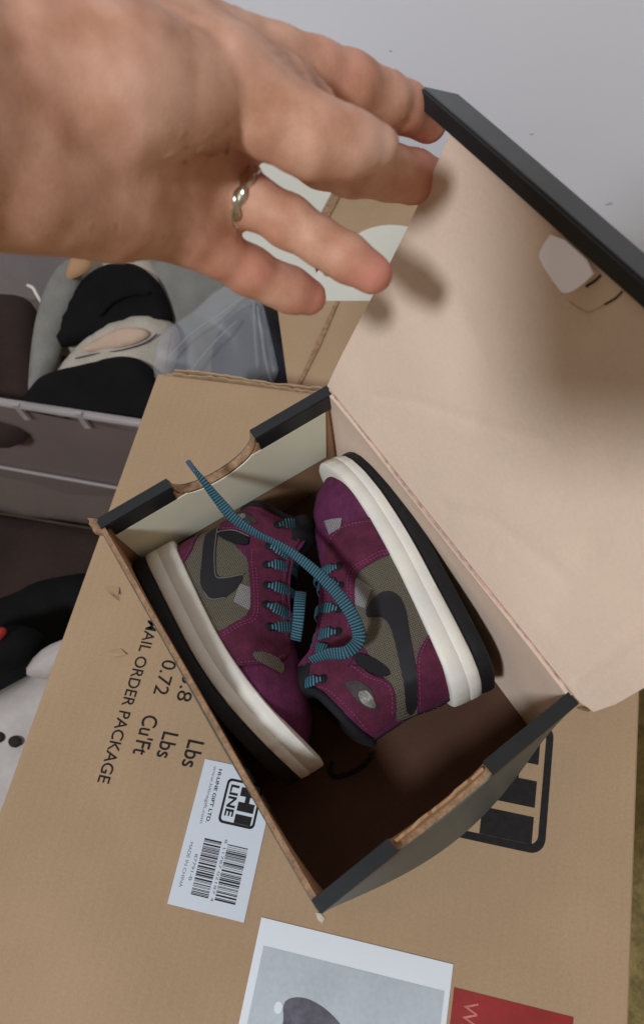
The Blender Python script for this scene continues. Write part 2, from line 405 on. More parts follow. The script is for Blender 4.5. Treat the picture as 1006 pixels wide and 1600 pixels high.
# sheet with a printed photograph lying on the carton
sheet = empty('paper_sheet', (0, 0, 0), 'white paper sheet with a grey printed photograph, lying at the carton front edge', 'paper', rz=math.radians(45))
box('paper', (.1145, -.258, .0001), (.2118, -.1625, .00045), PAPERW, sheet)
pr = box('printed_photo', (.1185, -.255, .0005), (.2092, -.1745, .00055), PRINTG, sheet)
sock = chaikin([(.1335, -.1965), (.1365, -.1932), (.1435, -.1915), (.152, -.193), (.160, -.1965), (.169, -.203), (.172, -.212), (.160, -.225), (.142, -.222), (.134, -.210), (.136, -.204)], 2)
slab('printed_shape', sock, .004, lambda P: np.c_[P, np.full(len(P), .00066)], lambda P: np.c_[P, np.full(len(P), .00057)], PRINTD, sheet)
slab('printed_shape', [(.1318 + .0020 * math.cos(q), -.1985 + .0026 * math.sin(q)) for q in np.linspace(0, 6.28, 16)[:-1]], .002, lambda P: np.c_[P, np.full(len(P), .00066)], lambda P: np.c_[P, np.full(len(P), .00057)], GREYP if False else PAPERW, sheet)

# ------------------------------------------------------------------ shoebox
H = .0947; TH = .2269 + .169
A = np.array([.0006, .0020]); B = np.array([.0024, .1422]); C_ = np.array([.2055, .1392]); D = np.array([.2121, .0013])
sb = empty('shoebox', (.105, .07, 0), 'open black shoebox with kraft inside, lid raised, holding two small sneakers', 'shoebox')
TE = .0055
def end_map(P0, P1, off, bul):
    d = (P1 - P0); Lw = np.linalg.norm(d); nrm = np.array([d[1], -d[0]]) / Lw      # +x side
    def f(Q):
        t = Q[:, 0] / Lw; z = Q[:, 1]
        o = off + bul * np.sin(np.pi * np.clip(t, 0, 1)) * np.where(z < .025, .85 + .15 * z / .025, np.clip(1 - (z - .025) / (H - .025), 0, 1))
        xy = P0 + np.outer(t, d) + nrm * o[:, None]
        return np.c_[xy, z]
    return f, Lw
def notch_poly(Lw, z0, z1, c, r, dep):
    """rectangle z0..z1 with the thumb hole cut out of its upper edge"""
    o = [(0, z0), (Lw, z0), (Lw, z1)]
    zc = z1
    for q in np.linspace(0, math.pi, 22): o.append((c + r * math.cos(q), zc - dep * math.sin(q) ** .85))
    return o + [(0, z1)]
def end_wall(P0, P1, sgn, bul, lab, holec, inner_strip, dep):
    f_out, Lw = end_map(P0, P1, 0, bul); f_in, _ = end_map(P0, P1, sgn * TE, bul)
    h1 = H - .0012
    fa, _ = end_map(P0, P1, sgn * .0004, bul); fb, _ = end_map(P0, P1, sgn * (TE - .0004), bul)
    pol = notch_poly(Lw, .001, h1 - .0006, holec, .0245, dep)
    w = slab('end_wall', pol, .004, fa, fb, EDGEK, sb); tag(w, lab)
    # printed outer liner, folded over the top, and the inner liner
    f0, _ = end_map(P0, P1, -sgn * .0002, bul); f1, _ = end_map(P0, P1, sgn * .0003, bul)
    slab('outer_liner', notch_poly(Lw, .0005, h1 - .0002, holec, .0250, dep + .0003), .004, f0, f1, GREENP, w)
    for a, b in ((0.0, holec - .0252), (holec + .0252, Lw)):
        g0, _ = end_map(P0, P1, -sgn * .0004, bul); g1, _ = end_map(P0, P1, sgn * (TE + .0006), bul)
        V = []
        ts = np.linspace(a, b, 12)
        for t in ts:
            for g, dz in ((g0, -.0045), (g0, -.0006), (g0, .0001), (g1, .0001), (g1, -.0006), (g1, -.0045)):
                q = g(np.array([[t, H + dz]]))[0]
                if dz > 0: q = q * .94 + .06 * (g0(np.array([[t, H + dz]]))[0] + g1(np.array([[t, H + dz]]))[0]) / 2
                V.append(q)
        n = 6; Fc = []
        for i in range(len(ts) - 1):
            for kk in range(n): Fc.append((i * n + kk, i * n + (kk + 1) % n, (i + 1) * n + (kk + 1) % n, (i + 1) * n + kk))
        Fc += [tuple(range(n)), tuple(len(V) - n + kk for kk in range(n))]
        mesh('folded_top', V, Fc, BLACKP, w)
    f2, _ = end_map(P0, P1, sgn * (TE - .0002), bul); f3, _ = end_map(P0, P1, sgn * (TE + .0004), bul)
    slab('inner_liner', notch_poly(Lw - .004, .0015, h1 - .0012, holec, .0255, dep + .0007), .004, f2, f3, BOXK, w)
    if inner_strip:
        f4, _ = end_map(P0, P1, sgn * (TE + .0005), bul); f5, _ = end_map(P0, P1, sgn * (TE + .0009), bul)
        def cl(poly, z0, z1, t0, t1):
            return [(min(max(a, t0), t1), min(max(b, z0), z1)) for a, b in poly]
        blackband = lambda a, b: [(a, H - .0125), (b, H - .0125), (b, H - .0008), (a, H - .0008)]
        for a, b in ((.004, holec - .0262), (holec + .0262, Lw - .002)): slab('black_band', blackband(a, b), .006, f4, f5, BLACKP, w)
        zt = H - .0126; r = .0262; arc = []
        q0 = None
        for q in np.linspace(0, math.pi, 40):
            y, z = holec + r * math.cos(q), H - .0008 - (dep + .0011) * math.sin(q) ** .85
            if z < zt: arc.append((y, z))
        cs = [(.0075, .040), (Lw - .010, .036), (Lw - .006, zt)] + [(arc[0][0], zt)] + arc + [(arc[-1][0], zt), (.0035, zt)]
        f6, _ = end_map(P0, P1, sgn * (TE + .0010), bul)
        slab('cream_strip', cs, .005, f4, f6, CREAM, w)
    return w
end_wall(A, B, 1, .0, 'far end wall with cream strip and thumb hole', .0665, True, .0165)
end_wall(D, C_, -1, .012, 'near end wall with dark outer face and torn thumb hole', .0640, False, .0060)
def side_map(P0, P1, off, bul):
    d = P1 - P0; Lw = np.linalg.norm(d); nrm = np.array([-d[1], d[0]]) / Lw
    def f(Q):
        t = Q[:, 0] / Lw; z = Q[:, 1]
        tc = np.sin(np.pi * np.clip(t, 0, 1))
        o = off + (bul * tc * np.sin(np.pi * np.clip(z / (H * 1.05), 0, 1)) if bul > 0 else bul * tc ** .4 * np.clip(1 - z / H, 0, 1))
        return np.c_[P0 + np.outer(t, d) + nrm * o[:, None], z + .0008 * np.sin(Q[:, 0] * 45) * (z > H * .9)]
    return f, Lw
# left side wall (A to D) and hinge wall (B to C)
f0, Lw = side_map(A, D, -.0003, -.010); f1, _ = side_map(A, D, .0021, -.010)
rag = [(0.003, .001), (Lw - .002, .001), (Lw, H - .002)]
r_ = np.random.default_rng(3)
for t in np.linspace(Lw - .004, .004, 46): rag.append((t, H - .0012 + r_.uniform(-.0006, .0005)))
rag.append((0.001, H - .003))
sw = slab('side_wall', rag, .006, f0, f1, EDGEK, sb); tag(sw, 'left side wall with worn raw top edge')
f2, _ = side_map(A, D, .0022, -.010); f3, _ = side_map(A, D, .0026, -.010)
slab('inner_liner', [(.007, .002), (Lw - .007, .002), (Lw - .006, H - .0045), (.006, H - .0045)], .006, f2, f3, BOXK, sw)
f4, _ = side_map(A, D, -.0008, -.010); f5, _ = side_map(A, D, -.0004, -.010)
slab('outer_liner', [(.001, .001), (Lw - .002, .001), (Lw - .002, H - .004), (.001, H - .004)], .006, f4, f5, GREENP, sw)
f0, Lw2 = side_map(B, C_, 0.0, .004); f1, _ = side_map(B, C_, -.0022, .004)
bw = slab('hinge_wall', [(.002, .001), (Lw2 - .002, .001), (Lw2 - .001, H - .0006), (.001, H - .0006)], .006, f1, f0, LIDK, sb)
tag(bw, 'hinge side wall of pinkish kraft board')
fl = [(A[0] + .006, A[1] - .004), (D[0] - .006, D[1] - .004), (C_[0] - .006, C_[1] - .002), (B[0] + .006, B[1] - .002)]
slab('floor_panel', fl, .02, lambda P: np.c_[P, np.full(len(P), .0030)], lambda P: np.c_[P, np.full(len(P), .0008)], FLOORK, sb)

# lid: panel coordinates (a along the hinge from B, b up the lid)
th = .3960
hd = (C_ - B); hl = np.linalg.norm(hd); hx = np.array([*(hd / hl), 0]); out = np.array([-hx[1], hx[0], 0])
lup = out * math.sin(th) + np.array([0, 0, 1]) * math.cos(th)
lin_n = np.cross(lup, hx); lin_n *= np.sign(lin_n @ np.array([0, -1, .2]))          # inner side
Bt = np.array([*B, H])
LIDCREASE = [([(.1955, .0065), (.1958, .030), (.1975, .080), (.198, .143)], .0011, .0016), ([(.034, .024), (.0581, .043), (.0931, .0633), (.1211, .0826)], .0006, .0016),
             ([(.1353, .0202), (.1428, .0633), (.1504, .0962)], .0006, .0018), ([(.10, .012), (.12, .03), (.16, .04)], .0005, .004), ([(.05, .10), (.08, .085), (.09, .06)], .0004, .005), ([(.17, .02), (.16, .07), (.18, .12)], .0006, .006)]
def lid_map(off):
    def f(Q):
        a, b = Q[:, 0], Q[:, 1]
        bend = .0022 * np.sin(np.pi * np.clip(b / .15, 0, 1)) * np.sin(np.pi * np.clip(a / hl, -.05, 1.05)) + .0006 * noise2(Q, 70, 3) * np.clip(b / .02, 0, 1)
        for ln, dp, w in LIDCREASE: bend = bend + dp * np.exp(-(segdist(Q, ln) / w) ** 2)
        return Bt + np.outer(a, hx) + np.outer(b, lup) + np.outer(off - bend, lin_n)
    return f
lidp = [(.0005, .0006), (hl - .001, .0006), (hl + .0065, .004), (hl + .0092, .018), (hl + .0105, .037), (hl + .011, .1506), (.0190, .1506), (.0178, .139), (.0144, .108), (.007, .055)]
lid = slab('lid', lidp, .0021, lid_map(.0), lid_map(-.0022), LIDK, sb, smooth=True, crisp=True)
tag(lid, 'raised lid, pinkish kraft inside')
slab('outer_liner', [(.002, .002), (hl - .002, .002), (hl + .0085, .020), (hl + .010, .1480), (.0200, .1480), (.0155, .108), (.009, .055)], .006, lid_map(-.0024), lid_map(-.0028), BLACKP, lid)
def lidp3(a, b, c): return Bt + a * hx + b * lup + c * lin_n
# rolled front lip: dark inner face towards the box, grey top
lipL = -.004; lipR = hl + .012
V = []; prof = [(.1502, .0020), (.1556, .0021), (.1562, .0016), (.1566, -.0105), (.1540, -.0112), (.1480, -.0030)]
n = len(prof); As = np.linspace(lipL, lipR, 24)
for i, a in enumerate(As):
    for j, (b, c) in enumerate(prof):
        aa = a + (.010 if (i == 0 and c < -.009) else (.002 if i == 0 else 0))
        V.append(lidp3(aa, b + .00012 * math.sin(a * 40), c))
Fi = []
for i in range(len(As) - 1):
    for j in range(n): Fi.append((i * n + j, i * n + (j + 1) % n, (i + 1) * n + (j + 1) % n, (i + 1) * n + j))
Fi += [tuple(range(n)), tuple(len(V) - n + j for j in range(n))]
lip = mesh('front_lip', V, Fi, BLACKP, lid); tag(lip, 'rolled black front lip of the lid')
V = []
for i, a in enumerate(As):
    aa0 = a + (.0025 if i == 0 else 0); aa1 = a + (.011 if i == 0 else 0)
    z_ = .00012 * math.sin(a * 40)
    V += [lidp3(aa0, .1564 + z_, .0012), lidp3(aa1, .1568 + z_, -.0104), lidp3(aa1, .1575 + z_, -.0104), lidp3(aa0, .1571 + z_, .0012)]
Fi = []
for i in range(len(As) - 1):
    for j in range(4): Fi.append((i * 4 + j, i * 4 + (j + 1) % 4, (i + 1) * 4 + (j + 1) % 4, (i + 1) * 4 + j))
Fi += [(0, 1, 2, 3), tuple(len(V) - 4 + j for j in range(4))]
mesh('lip_top', V, Fi, GREYP, lip)
# slot with the pale tuck tab, and the score lines of the lid
TABW = mat('tab_white', (244, 236, 238), .6, .03, 20, .03, 400)
tab = [(.0800, .1495), (.0806, .1430), (.0828, .1402), (.0965, .1376), (.0995, .1384), (.1016, .1430), (.1024, .1495)]
slab('tuck_tab', chaikin(tab, 1), .002, lambda P: lid_map(.0)(P) + np.outer(.0040 + (.148 - P[:, 1]) * .45, lin_n), lambda P: lid_map(.0)(P) + np.outer(.0032 + (.148 - P[:, 1]) * .45, lin_n), TABW, lid)
def score(pts, w, depth_mat, nm='score_line', off=.0003):
    pts = spline(pts, 6); V = []; Fc = []
    for i, p in enumerate(pts):
        t = pts[min(i + 1, len(pts) - 1)] - pts[max(i - 1, 0)]; t /= np.linalg.norm(t); nn = np.array([-t[1], t[0]])
        for s_ in (-1, 1): V.append(lid_map(off)(np.array([p + nn * s_ * w / 2]))[0])
    for i in range(len(pts) - 1): Fc.append((2 * i, 2 * i + 1, 2 * i + 3, 2 * i + 2))
    return mesh(nm, V, Fc, depth_mat, lid)
SCORE = mat('score_crease', (196, 164, 146), .9, .3, 300, 0)
DKSC = mat('slot_dark', (52, 36, 28), .9, .3, 300, 0)
score([(.1030, .1475), (.1022, .1445), (.1002, .1405)], .0009, DKSC, 'slot')
score([(.1130, .1485), (.1122, .1450), (.1100, .1405)], .0007, DKSC, 'slot')
score([(.1100, .1405), (.1065, .1345), (.1020, .1326), (.0975, .1320)], .00035, SCORE, 'slot')
mesh('hinge_crease', np.array([lidp3(a, b, c) for a in np.linspace(.003, hl - .004, 20) for b, c in ((-.0009, .0006), (.0009, .0004))]),
     [(2 * i, 2 * i + 1, 2 * i + 3, 2 * i + 2) for i in range(19)], SCORE, lid)
# torn corners
def chip(c, pts, t, mt=EDGEK):
    c = np.array(c); V = [c + np.array(p) * k for p in pts]; n = len(V); V += [v - np.array(t) * k for v in V]
    Fc = [tuple(range(n)), tuple(n + i for i in range(n))] + [(i, (i + 1) % n, n + (i + 1) % n, n + i) for i in range(n)]
    return mesh('torn_corner', V, Fc, mt, sb)
chip((A[0], A[1], H), [(-2.4, -3.2, 2.0), (-.6, -2.6, 1.4), (.4, -4.0, .4), (2.6, -3.2, -.6), (4.0, -4.2, -1.2), (6.5, -2.6, -1.4), (8.5, -.6, -1), (4, .6, -1), (0.2, .9, .4)], (0, 0, 3.6))
chip((C_[0], C_[1], H), [(-2, 0.5, -.5), (2, 1.2, .4), (4.0, 3.5, .8), (6, 7, 0), (3.5, 6.5, -.5), (1, 3.6, -1), (-2, 3, -1)], (0, 0, 1.6), LIDK)
chip((C_[0], C_[1], H), [(1.0, -1.5, -1), (3.4, -.4, .6), (5.4, 1.8, 0), (4.0, 2.4, -.6), (1.6, .8, -1.4)], (0, 0, 2.4), EDGEK)
chip((D[0], D[1], H), [(-1.5, -1.2, .4), (1.2, -2.0, .2), (3.2, -1.2, -.8), (2.4, .6, -.4), (.2, .3, 0.2)], (0, 0, 4.0), mat('torn_white_liner', (190, 182, 168), .9, .2, 200, .4))
# ragged inner kraft layer standing proud in the near thumb hole
fA, LwN = end_map(D, C_, -TE * .55, .012); fB, _ = end_map(D, C_, -TE * .78, .012)
tp = [(.0405, H - .014)] + [(.0405 + .047 * i / 22, H - .0008 - .0012 * math.sin(math.pi * i / 22) + random.uniform(-.0016, .0022)) for i in range(23)] + [(.0875, H - .014)]
slab('torn_inner_layer', tp, .003, fA, fB, BOXK, sb)

# ------------------------------------------------------------------ shoes
def catm(pts, n=5):
    return [tuple(q) for q in spline(np.array(pts, float), n)]
class Shoe:
    def __init__(S, name, label, O, es, zc, ds, spring, side, heel_lift=0.0, sc=1.0):
        S.ds = ds * k; S.spring = spring * k
        S.O = np.array([O[0], O[1], zc]); es = np.array([es[0], es[1], heel_lift]); S.es = es / np.linalg.norm(es) * sc
        eh = np.array([-es[1], es[0], 0.]) * side; S.eh = eh / np.linalg.norm(eh)
        S.ez = np.cross(S.es, S.eh); S.ez *= np.sign(S.ez[2]) / np.linalg.norm(S.ez)
        S.root = empty(name, tuple(np.array([O[0], O[1], .003])), label, 'sneaker', 'pair of small purple sneakers in the shoebox')
        S.to, S.toe, S.mid = .0078, .150, 1.0 if side > 0 and sc == 1.0 else 1.1
        sh = lambda a: [(x + ds * max(0, min(1, x / 25., (146 - x) / 40.)), y) for x, y in a]
        S.sh = sh
        heel = [(3.5, 14), (1.2, 30), (2.2, 46), (.6, 58), (-.8, 69)]
        collar = [(-.8, 69), (6, 74.5), (17, 79), (29, 84), (38, 91), (44, 91.5)]
        throat = [(44, 91.5), (49, 88), (54, 79.5), (64, 71.5), (79, 63.5), (97, 56)]
        toe = [(97, 56), (112, 52.5), (126, 48.5), (138, 41.5), (146, 32), (149.5, 21), (149, 12)]
        mm = lambda a: [(x * k, y * k) for x, y in a]
        S.heel = catm(mm(sh(heel)), 6); S.collar = catm(mm(sh(collar)), 6); S.throat = catm(mm(sh(throat)), 6); S.toel = catm(mm(sh(toe)), 6)
        bottom = [(149 * k, 12 * k)] + [(s * k, (S.h0(np.array([s * k]))[0] + .012)) for s in range(140, 8, -8)]
        S.poly = S.heel[:-1] + S.collar[:-1] + S.throat[:-1] + S.toel[:-1] + bottom
    def h0(S, s): return np.clip((s - .06) / .09, 0, 1.1) ** 2 * S.spring
    def wb(S, s):
        x = np.array([-2, 0, 2, 6, 14, 30, 60, 88, 112, 128, 138, 145, 150, 153, 155]) * k
        y = np.array([0, 9, 14, 19.5, 24.5, 27, 28, 31, 33.2, 31.5, 27.5, 22, 15.5, 9, 0]) * k
        return np.interp(s, x, y)
    def tm(S, s): return np.interp(s, [0, .05, .1, .15], np.array([.0165, .0145, .0135, .0125]) * S.mid)
    def hs(S, s): return S.h0(s) + S.to + S.tm(s)
    def T(S, P):
        s, h = P[:, 0], P[:, 1]
        base = np.maximum(S.wb(s) - .0022, .002)
        hr = np.clip((h - S.hs(s)) / .066, 0, 1)
        bulge = 1 + .05 * np.sin(np.pi * np.clip(hr * 2.2, 0, 1)) * np.clip((.06 - s) / .02, 0, 1)
        half = base * (1 - .26 * hr ** 1.15) * bulge
        dt = segdist(P, S.toel); dh = segdist(P, S.heel); dr = segdist(P, S.throat)
        f = np.sqrt(np.clip(1 - (1 - np.clip(dt / .026, 0, 1)) ** 2, 0, 1)) * np.sqrt(np.clip(1 - (1 - np.clip(dh / .016, 0, 1)) ** 2, 0, 1))
        g = .52 + .48 * np.sin(np.pi / 2 * np.clip(dr / .030, 0, 1))
        wr = .0010 * noise2(P, 210, 5) * np.clip((s - .05) / .03, 0, 1) * f
        return half * f * g + wr
    def X(S, s, h, w): return S.O + np.outer(s, S.es) + np.outer(h, S.eh) + np.outer(w, S.ez)
    def top(S, off): return lambda P: S.X(P[:, 0], P[:, 1], S.T(P) + off)
    def bot(S, off): return lambda P: S.X(P[:, 0], P[:, 1], -S.T(P) - off)
    def panel(S, name, pts, off, mt, step=.0022, smooth_n=0, parent=None, bevel=.0):
        poly = [(x * k, y * k) for x, y in S.sh(pts)]
        if smooth_n: poly = chaikin(poly, smooth_n)
        ins = inpoly(np.array(poly), np.array(S.poly))
        P, Tt = tri2d(poly, step)
        return slab(name, poly, step, S.top(off), S.top(-.0006), mt, parent or S.root, True, uvs=1000, crisp=True)
    def stitches(S, pts, off, inset=0.0):
        L = spline(np.array([(x * k, y * k) for x, y in S.sh(pts)]), 40)
        d = np.r_[0, np.cumsum(np.linalg.norm(np.diff(L, axis=0), axis=1))]
        V = []; Fc = []; pos = 0.0
        while pos < d[-1] - .0012:
            a = np.array([np.interp(pos, d, L[:, i]) for i in (0, 1)]); b = np.array([np.interp(pos + .0011, d, L[:, i]) for i in (0, 1)])
            t = (b - a) / (np.linalg.norm(b - a) + 1e-9); nn = np.array([-t[1], t[0]]) * .00022
            Q = np.array([a + nn, a - nn, b - nn, b + nn]); n = len(V)
            lo = S.top(off - .0001)(Q); hi_ = S.top(off + .00028)(Q * .8 + Q.mean(0) * .2)
            V += list(lo) + list(hi_); Fc += [(n + 4, n + 5, n + 6, n + 7)] + [(n + i, n + (i + 1) % 4, n + 4 + (i + 1) % 4, n + 4 + i) for i in range(4)]
            pos += .0019
        return V, Fc
    def sole(S):
        ss = np.concatenate([np.linspace(-.002, .012, 10), np.linspace(.016, .130, 32), np.linspace(.133, .155, 14)])
        loop = [(s, S.wb(np.array([s]))[0]) for s in ss] + [(s, -S.wb(np.array([s]))[0]) for s in ss[::-1][1:-1]]
        loop = np.array(loop); n = len(loop)
        tang = np.roll(loop, -1, 0) - np.roll(loop, 1, 0); nr = np.stack([tang[:, 1], -tang[:, 0]], 1); nr /= np.linalg.norm(nr, axis=1)[:, None] + 1e-9
        if (nr[:, 1] * loop[:, 1]).sum() < 0: nr = -nr
        def body(name, lv, mt, base, thick):
            V = []; Fc = []
            for fr, of in lv:
                q = loop + nr * of; h = base(loop[:, 0]) + thick(loop[:, 0]) * fr
                V += list(S.X(q[:, 0], h, q[:, 1]))
            for j in range(len(lv) - 1):
                for i in range(n): Fc.append((j * n + i, j * n + (i + 1) % n, (j + 1) * n + (i + 1) % n, (j + 1) * n + i))
            Fc += [tuple(range(n)), tuple((len(lv) - 1) * n + i for i in range(n))]
            o = mesh(name, V, Fc, mt, S.root, True)
            md = o.modifiers.new('edges', 'EDGE_SPLIT'); md.split_angle = math.radians(50); return o
        one = lambda s: np.full(len(s), S.to)
        body('outsole', [(0, -.0015), (.12, 0), (.5, .0004), (.9, .0002), (1, -.001)], OUTS, S.h0, one)
        body('midsole', [(0, -.0008), (.04, .0002), (.2, .0006), (.40, .0007), (.43, .0003), (.46, .0007), (.80, .0006), (.96, .0003), (1, -.0006), (1.01, -.004)], WHITE, lambda s: S.h0(s) + S.to, S.tm)
    def piping(S, pts):
        L = spline(np.array([(x * k, y * k) for x, y in S.sh(pts)]), 8)
        return tube('piping', list(S.top(.0013)(L)), .00032, PIPE, S.root, 6)
    def build(S, swoosh, worn):
        S.sole()
        cl = np.array(S.collar); th_ = np.array(S.throat)
        openedge = lambda m: min(segdist(m[None], S.collar)[0], segdist(m[None], S.throat)[0]) > .0006
        slab('upper', S.poly, .0026, S.top(0), S.bot(0), PURP, S.root, True, skirt=openedge, uvs=1000)
        P = S.poly
        slab('lining', P, .004, S.top(-.0024), S.bot(-.0024), BLK, S.root, True, skirt=openedge, uvs=1000)
        # tongue
        tp = [(98, 50), (80, 60), (66, 68), (56, 77), (51, 88), (46, 98), (38, 102), (30, 99), (27, 92), (34, 80), (48, 62), (72, 50), (96, 44)]
        tp = chaikin([(x * k, y * k) for x, y in S.sh(tp)], 2)
        def tt(P): return .0135 * np.sqrt(np.clip(1 - (1 - np.clip(segdist(P, tp + [tp[0]]) / .010, 0, 1)) ** 2, 0, 1)) * np.clip(1.15 - (P[:, 0] - .05) * 6, .55, 1.1)
        slab('tongue', tp, .003, lambda P: S.X(P[:, 0], P[:, 1], tt(P)), lambda P: S.X(P[:, 0], P[:, 1], -tt(P)), BLK, S.root, True, uvs=1000)
        # padded collar roll on both sides
        for sg in (1, -1):
            Q = np.array(catm(S.collar[::3] + [S.collar[-1]], 3)); Tq = S.T(Q)
            tube('collar_pad', list(S.X(Q[:, 0], Q[:, 1] + .0006, sg * (Tq - .0016))), .0027, BLK, S.root, 8)
        # side panel, overlays, swoosh
        S.panel('side_panel', [(78, 15), (79, 33), (77, 45), (62, 52), (45, 56), (30, 53), (15, 51), (2.5, 54), (2, 43), (22, 33), (35, 17), (60, 13)], .0004, OLIVE, .0022)
        S.panel('mesh_insert', [(76, 44), (65.5, 38.5), (57.5, 46), (63, 50.5)], .0007, GREYM, .002)
        vamp = [(97, 17), (76.5, 16), (78, 26), (77.5, 34), (76.5, 43), (63, 49.5), (49, 55), (38, 60), (32, 70), (31, 82), (37, 88.5), (43, 89.5), (48, 86), (52.5, 78), (63, 69.5), (78, 61.5), (95, 54.5), (105, 50), (106, 40), (102, 28)]
        S.panel('eyestay', vamp, .0013, PURPD, .0022, 1)
        S.panel('heel_overlay', [(34, 16), (29, 27), (23, 34), (12, 39), (3, 42.5), (2.2, 30), (4, 15)], .0012, PURPD, .0022, 1)
        S.panel('ankle_overlay', [(34.5, 62), (25, 57.5), (20, 51), (13, 50), (3.5, 54), (2, 62), (1.5, 67.5), (6, 72), (17, 76.5), (28, 81.5), (34, 86), (33, 76)], .0011, PURPD, .0022, 1)
        S.panel('ankle_pad', [(39, 60), (33, 53.5), (24.5, 48.5), (20.5, 49), (25, 56.5), (34, 62.5)], .0016, BLK, .002, 1)
        S.panel('swoosh', swoosh, .0012, SWO, .0018, 2)
        if worn: S.panel('toe_mesh', [(97, 34), (99, 40.5), (106.5, 46), (114, 43), (107.5, 38.4), (101.5, 34)], .0015, OLIVE, .002, 1)
        else: S.panel('toe_mesh', [(113.8, 45), (107.8, 36.3), (104.2, 39.2), (105.9, 45.4)], .0015, GREYM, .002)
        em = S.panel('emblem', [(28, 71), (25.6, 64.4), (19.4, 60.5), (9, 60.8), (12, 66.2), (19, 69.6)], .0016, mat('emblem_dark', (58, 50, 52), .6, .3, 200, .2), .002)
        if worn != 2: S.panel('emblem_foil', [(20.5, 67), (20, 63), (17, 61.4), (9.8, 61.4), (12.5, 65.6), (16, 67.6)], .0020, SILVER, .0016, 1, em)
        V = []; Fc = []
        for ln, off in (([(76, 17.5), (79.5, 26), (79, 35), (78, 44), (64, 51), (50, 56.8), (40, 61.5)], .0013), ([(77.8, 17.5), (81, 26), (80.5, 35.5), (79.5, 45), (65, 52.5), (51, 58.3)], .0013),
                        ([(95, 18.5), (100, 28.5), (104, 40), (103, 49)], .0013), ([(31, 26), (24, 35.5), (14, 40.5)], .0004), ([(32, 18), (28, 26), (22, 32.5), (12, 37.3), (4, 40.5)], .0012),
                        ([(34, 64.5), (25, 59.3), (19, 53), (13, 52), (5, 55.5)], .0011), ([(4, 70), (16, 74.5), (27.5, 79.6), (32.5, 84)], .0011), ([(50, 82), (54.5, 75), (64.5, 67.5), (79, 59.7), (95, 52.8)], .0013)):
            v, f = S.stitches(ln, off); n = len(V); V += v; Fc += [tuple(i + n for i in q) for q in f]
        tag(mesh('stitching', V, Fc, STITCH, S.root), kind='stuff')
        # eyelets and lace rungs
        for i, (x, y) in enumerate([(34.5, 80), (44, 70), (53.5, 63.5), (64.5, 58), (75, 52.5), (86.5, 48.5)]):
            x, y = S.sh([(x, y)])[0]
            circ = [(x * k + .0024 * math.cos(q), y * k + .0024 * math.sin(q)) for q in np.linspace(0, 2 * math.pi, 12, endpoint=False)]
            slab('eyelet', circ, .002, S.top(.0017), S.top(.0008), BLK, S.root, True)
            dn = np.array([.52, .85]); tg = np.array([.85, -.52]); tw = (-.25, .35, -.1, .1, .3, -.2)[i]
            e = np.array([x, y]) * k
            loc = []
            for q, hfac, lift in ((0.0004, 1, .0016), (.004, 1, .0030), (.0075, .92, .0030), (.0105, .62, .0030), (.0130, .3, .0022), (.0140, 0, .0018)):
                c = e + dn * q + tg * tw * q
                Tc = S.T(np.array([e + dn * min(q, .0065)]))[0]
                loc.append((c[0], c[1], Tc * hfac + lift))
            mir = [(a, b, -c) for a, b, c in loc[::-1][1:]]
            pth = spline(loc + mir, 5); W3 = S.X(pth[:, 0], pth[:, 1], pth[:, 2])
            wd = tg[0] * S.es + tg[1] * S.eh
            wf = np.clip(np.minimum(np.arange(len(pth)), np.arange(len(pth))[::-1]) / 6., .45, 1)
            ribbon('lace', W3, wd, .0030 * wf, .0006, S.root)
        return S
def ribbon(name, P, wd, hw, th_, parent, mt=None):
    """flat lace: centre line, width direction(s), half widths, half thickness"""
    P = np.asarray(P); n = len(P); wd = np.asarray(wd)
    if wd.ndim == 1: wd = np.tile(wd, (n, 1))
    hw = np.broadcast_to(hw, (n,)); V = []; al = []; ac = []; Fc = []
    d = np.r_[0, np.cumsum(np.linalg.norm(np.diff(P, axis=0), axis=1))]
    sec = [(-1, 0), (-.85, .8), (-.4, 1), (0, 1.08), (.4, 1), (.85, .8), (1, 0), (.85, -.8), (.4, -1), (-.4, -1), (-.85, -.8)]; m = len(sec)
    for i in range(n):
        t = P[min(i + 1, n - 1)] - P[max(i - 1, 0)]; t /= np.linalg.norm(t) + 1e-12
        w = wd[i] - t * (wd[i] @ t); w /= np.linalg.norm(w) + 1e-12; u = np.cross(t, w)
        for a, b in sec:
            V.append(P[i] + w * a * hw[i] + u * b * th_); al.append(d[i]); ac.append(a)
    for i in range(n - 1):
        for j in range(m): Fc.append((i * m + j, i * m + (j + 1) % m, (i + 1) * m + (j + 1) % m, (i + 1) * m + j))
    Fc += [tuple(range(m)), tuple((n - 1) * m + j for j in range(m))]
    return mesh(name, V, Fc, mt or LACE, parent, True, attr={'along': al, 'across': ac})
SW_R = [(57.5, 45.5), (61.5, 37), (60.5, 31), (55, 27.3), (47, 27.8), (36.5, 31.3), (26, 34), (13, 38), (3, 42), (2.5, 49), (13, 45), (25, 42), (37, 39.3), (44, 38.4), (49.5, 39.8), (51.5, 43.5), (52.5, 47.5)]
SW_L = [(54, 50.5), (59.5, 44.5), (61.5, 36), (58, 28.5), (51, 27), (44, 28.8), (34.5, 34.5), (23, 40), (14, 45), (12.5, 52), (22, 48), (33, 42.5), (41, 39), (48, 36.8), (51.3, 41)]
right = Shoe('sneaker', 'small purple sneaker by the hinge wall with silver foil on its ankle', (.1725, .1285), (-.985, .172), .037, 0, 11, 1).build(SW_R, 0)
left = Shoe('sneaker', 'small purple sneaker along the left wall, toe pointing to the near end', (.0075, .0035), (.9975, -.055), .037, -6, 15, 1, sc=.95).build(SW_L, 1)
left.piping([(12.8, 52), (22, 48.2), (33, 42.7), (41, 39.2), (48, 37), (51.3, 41.2), (54, 50.5)]); left.piping([(52, 27.4), (58.3, 29), (61.6, 36)])
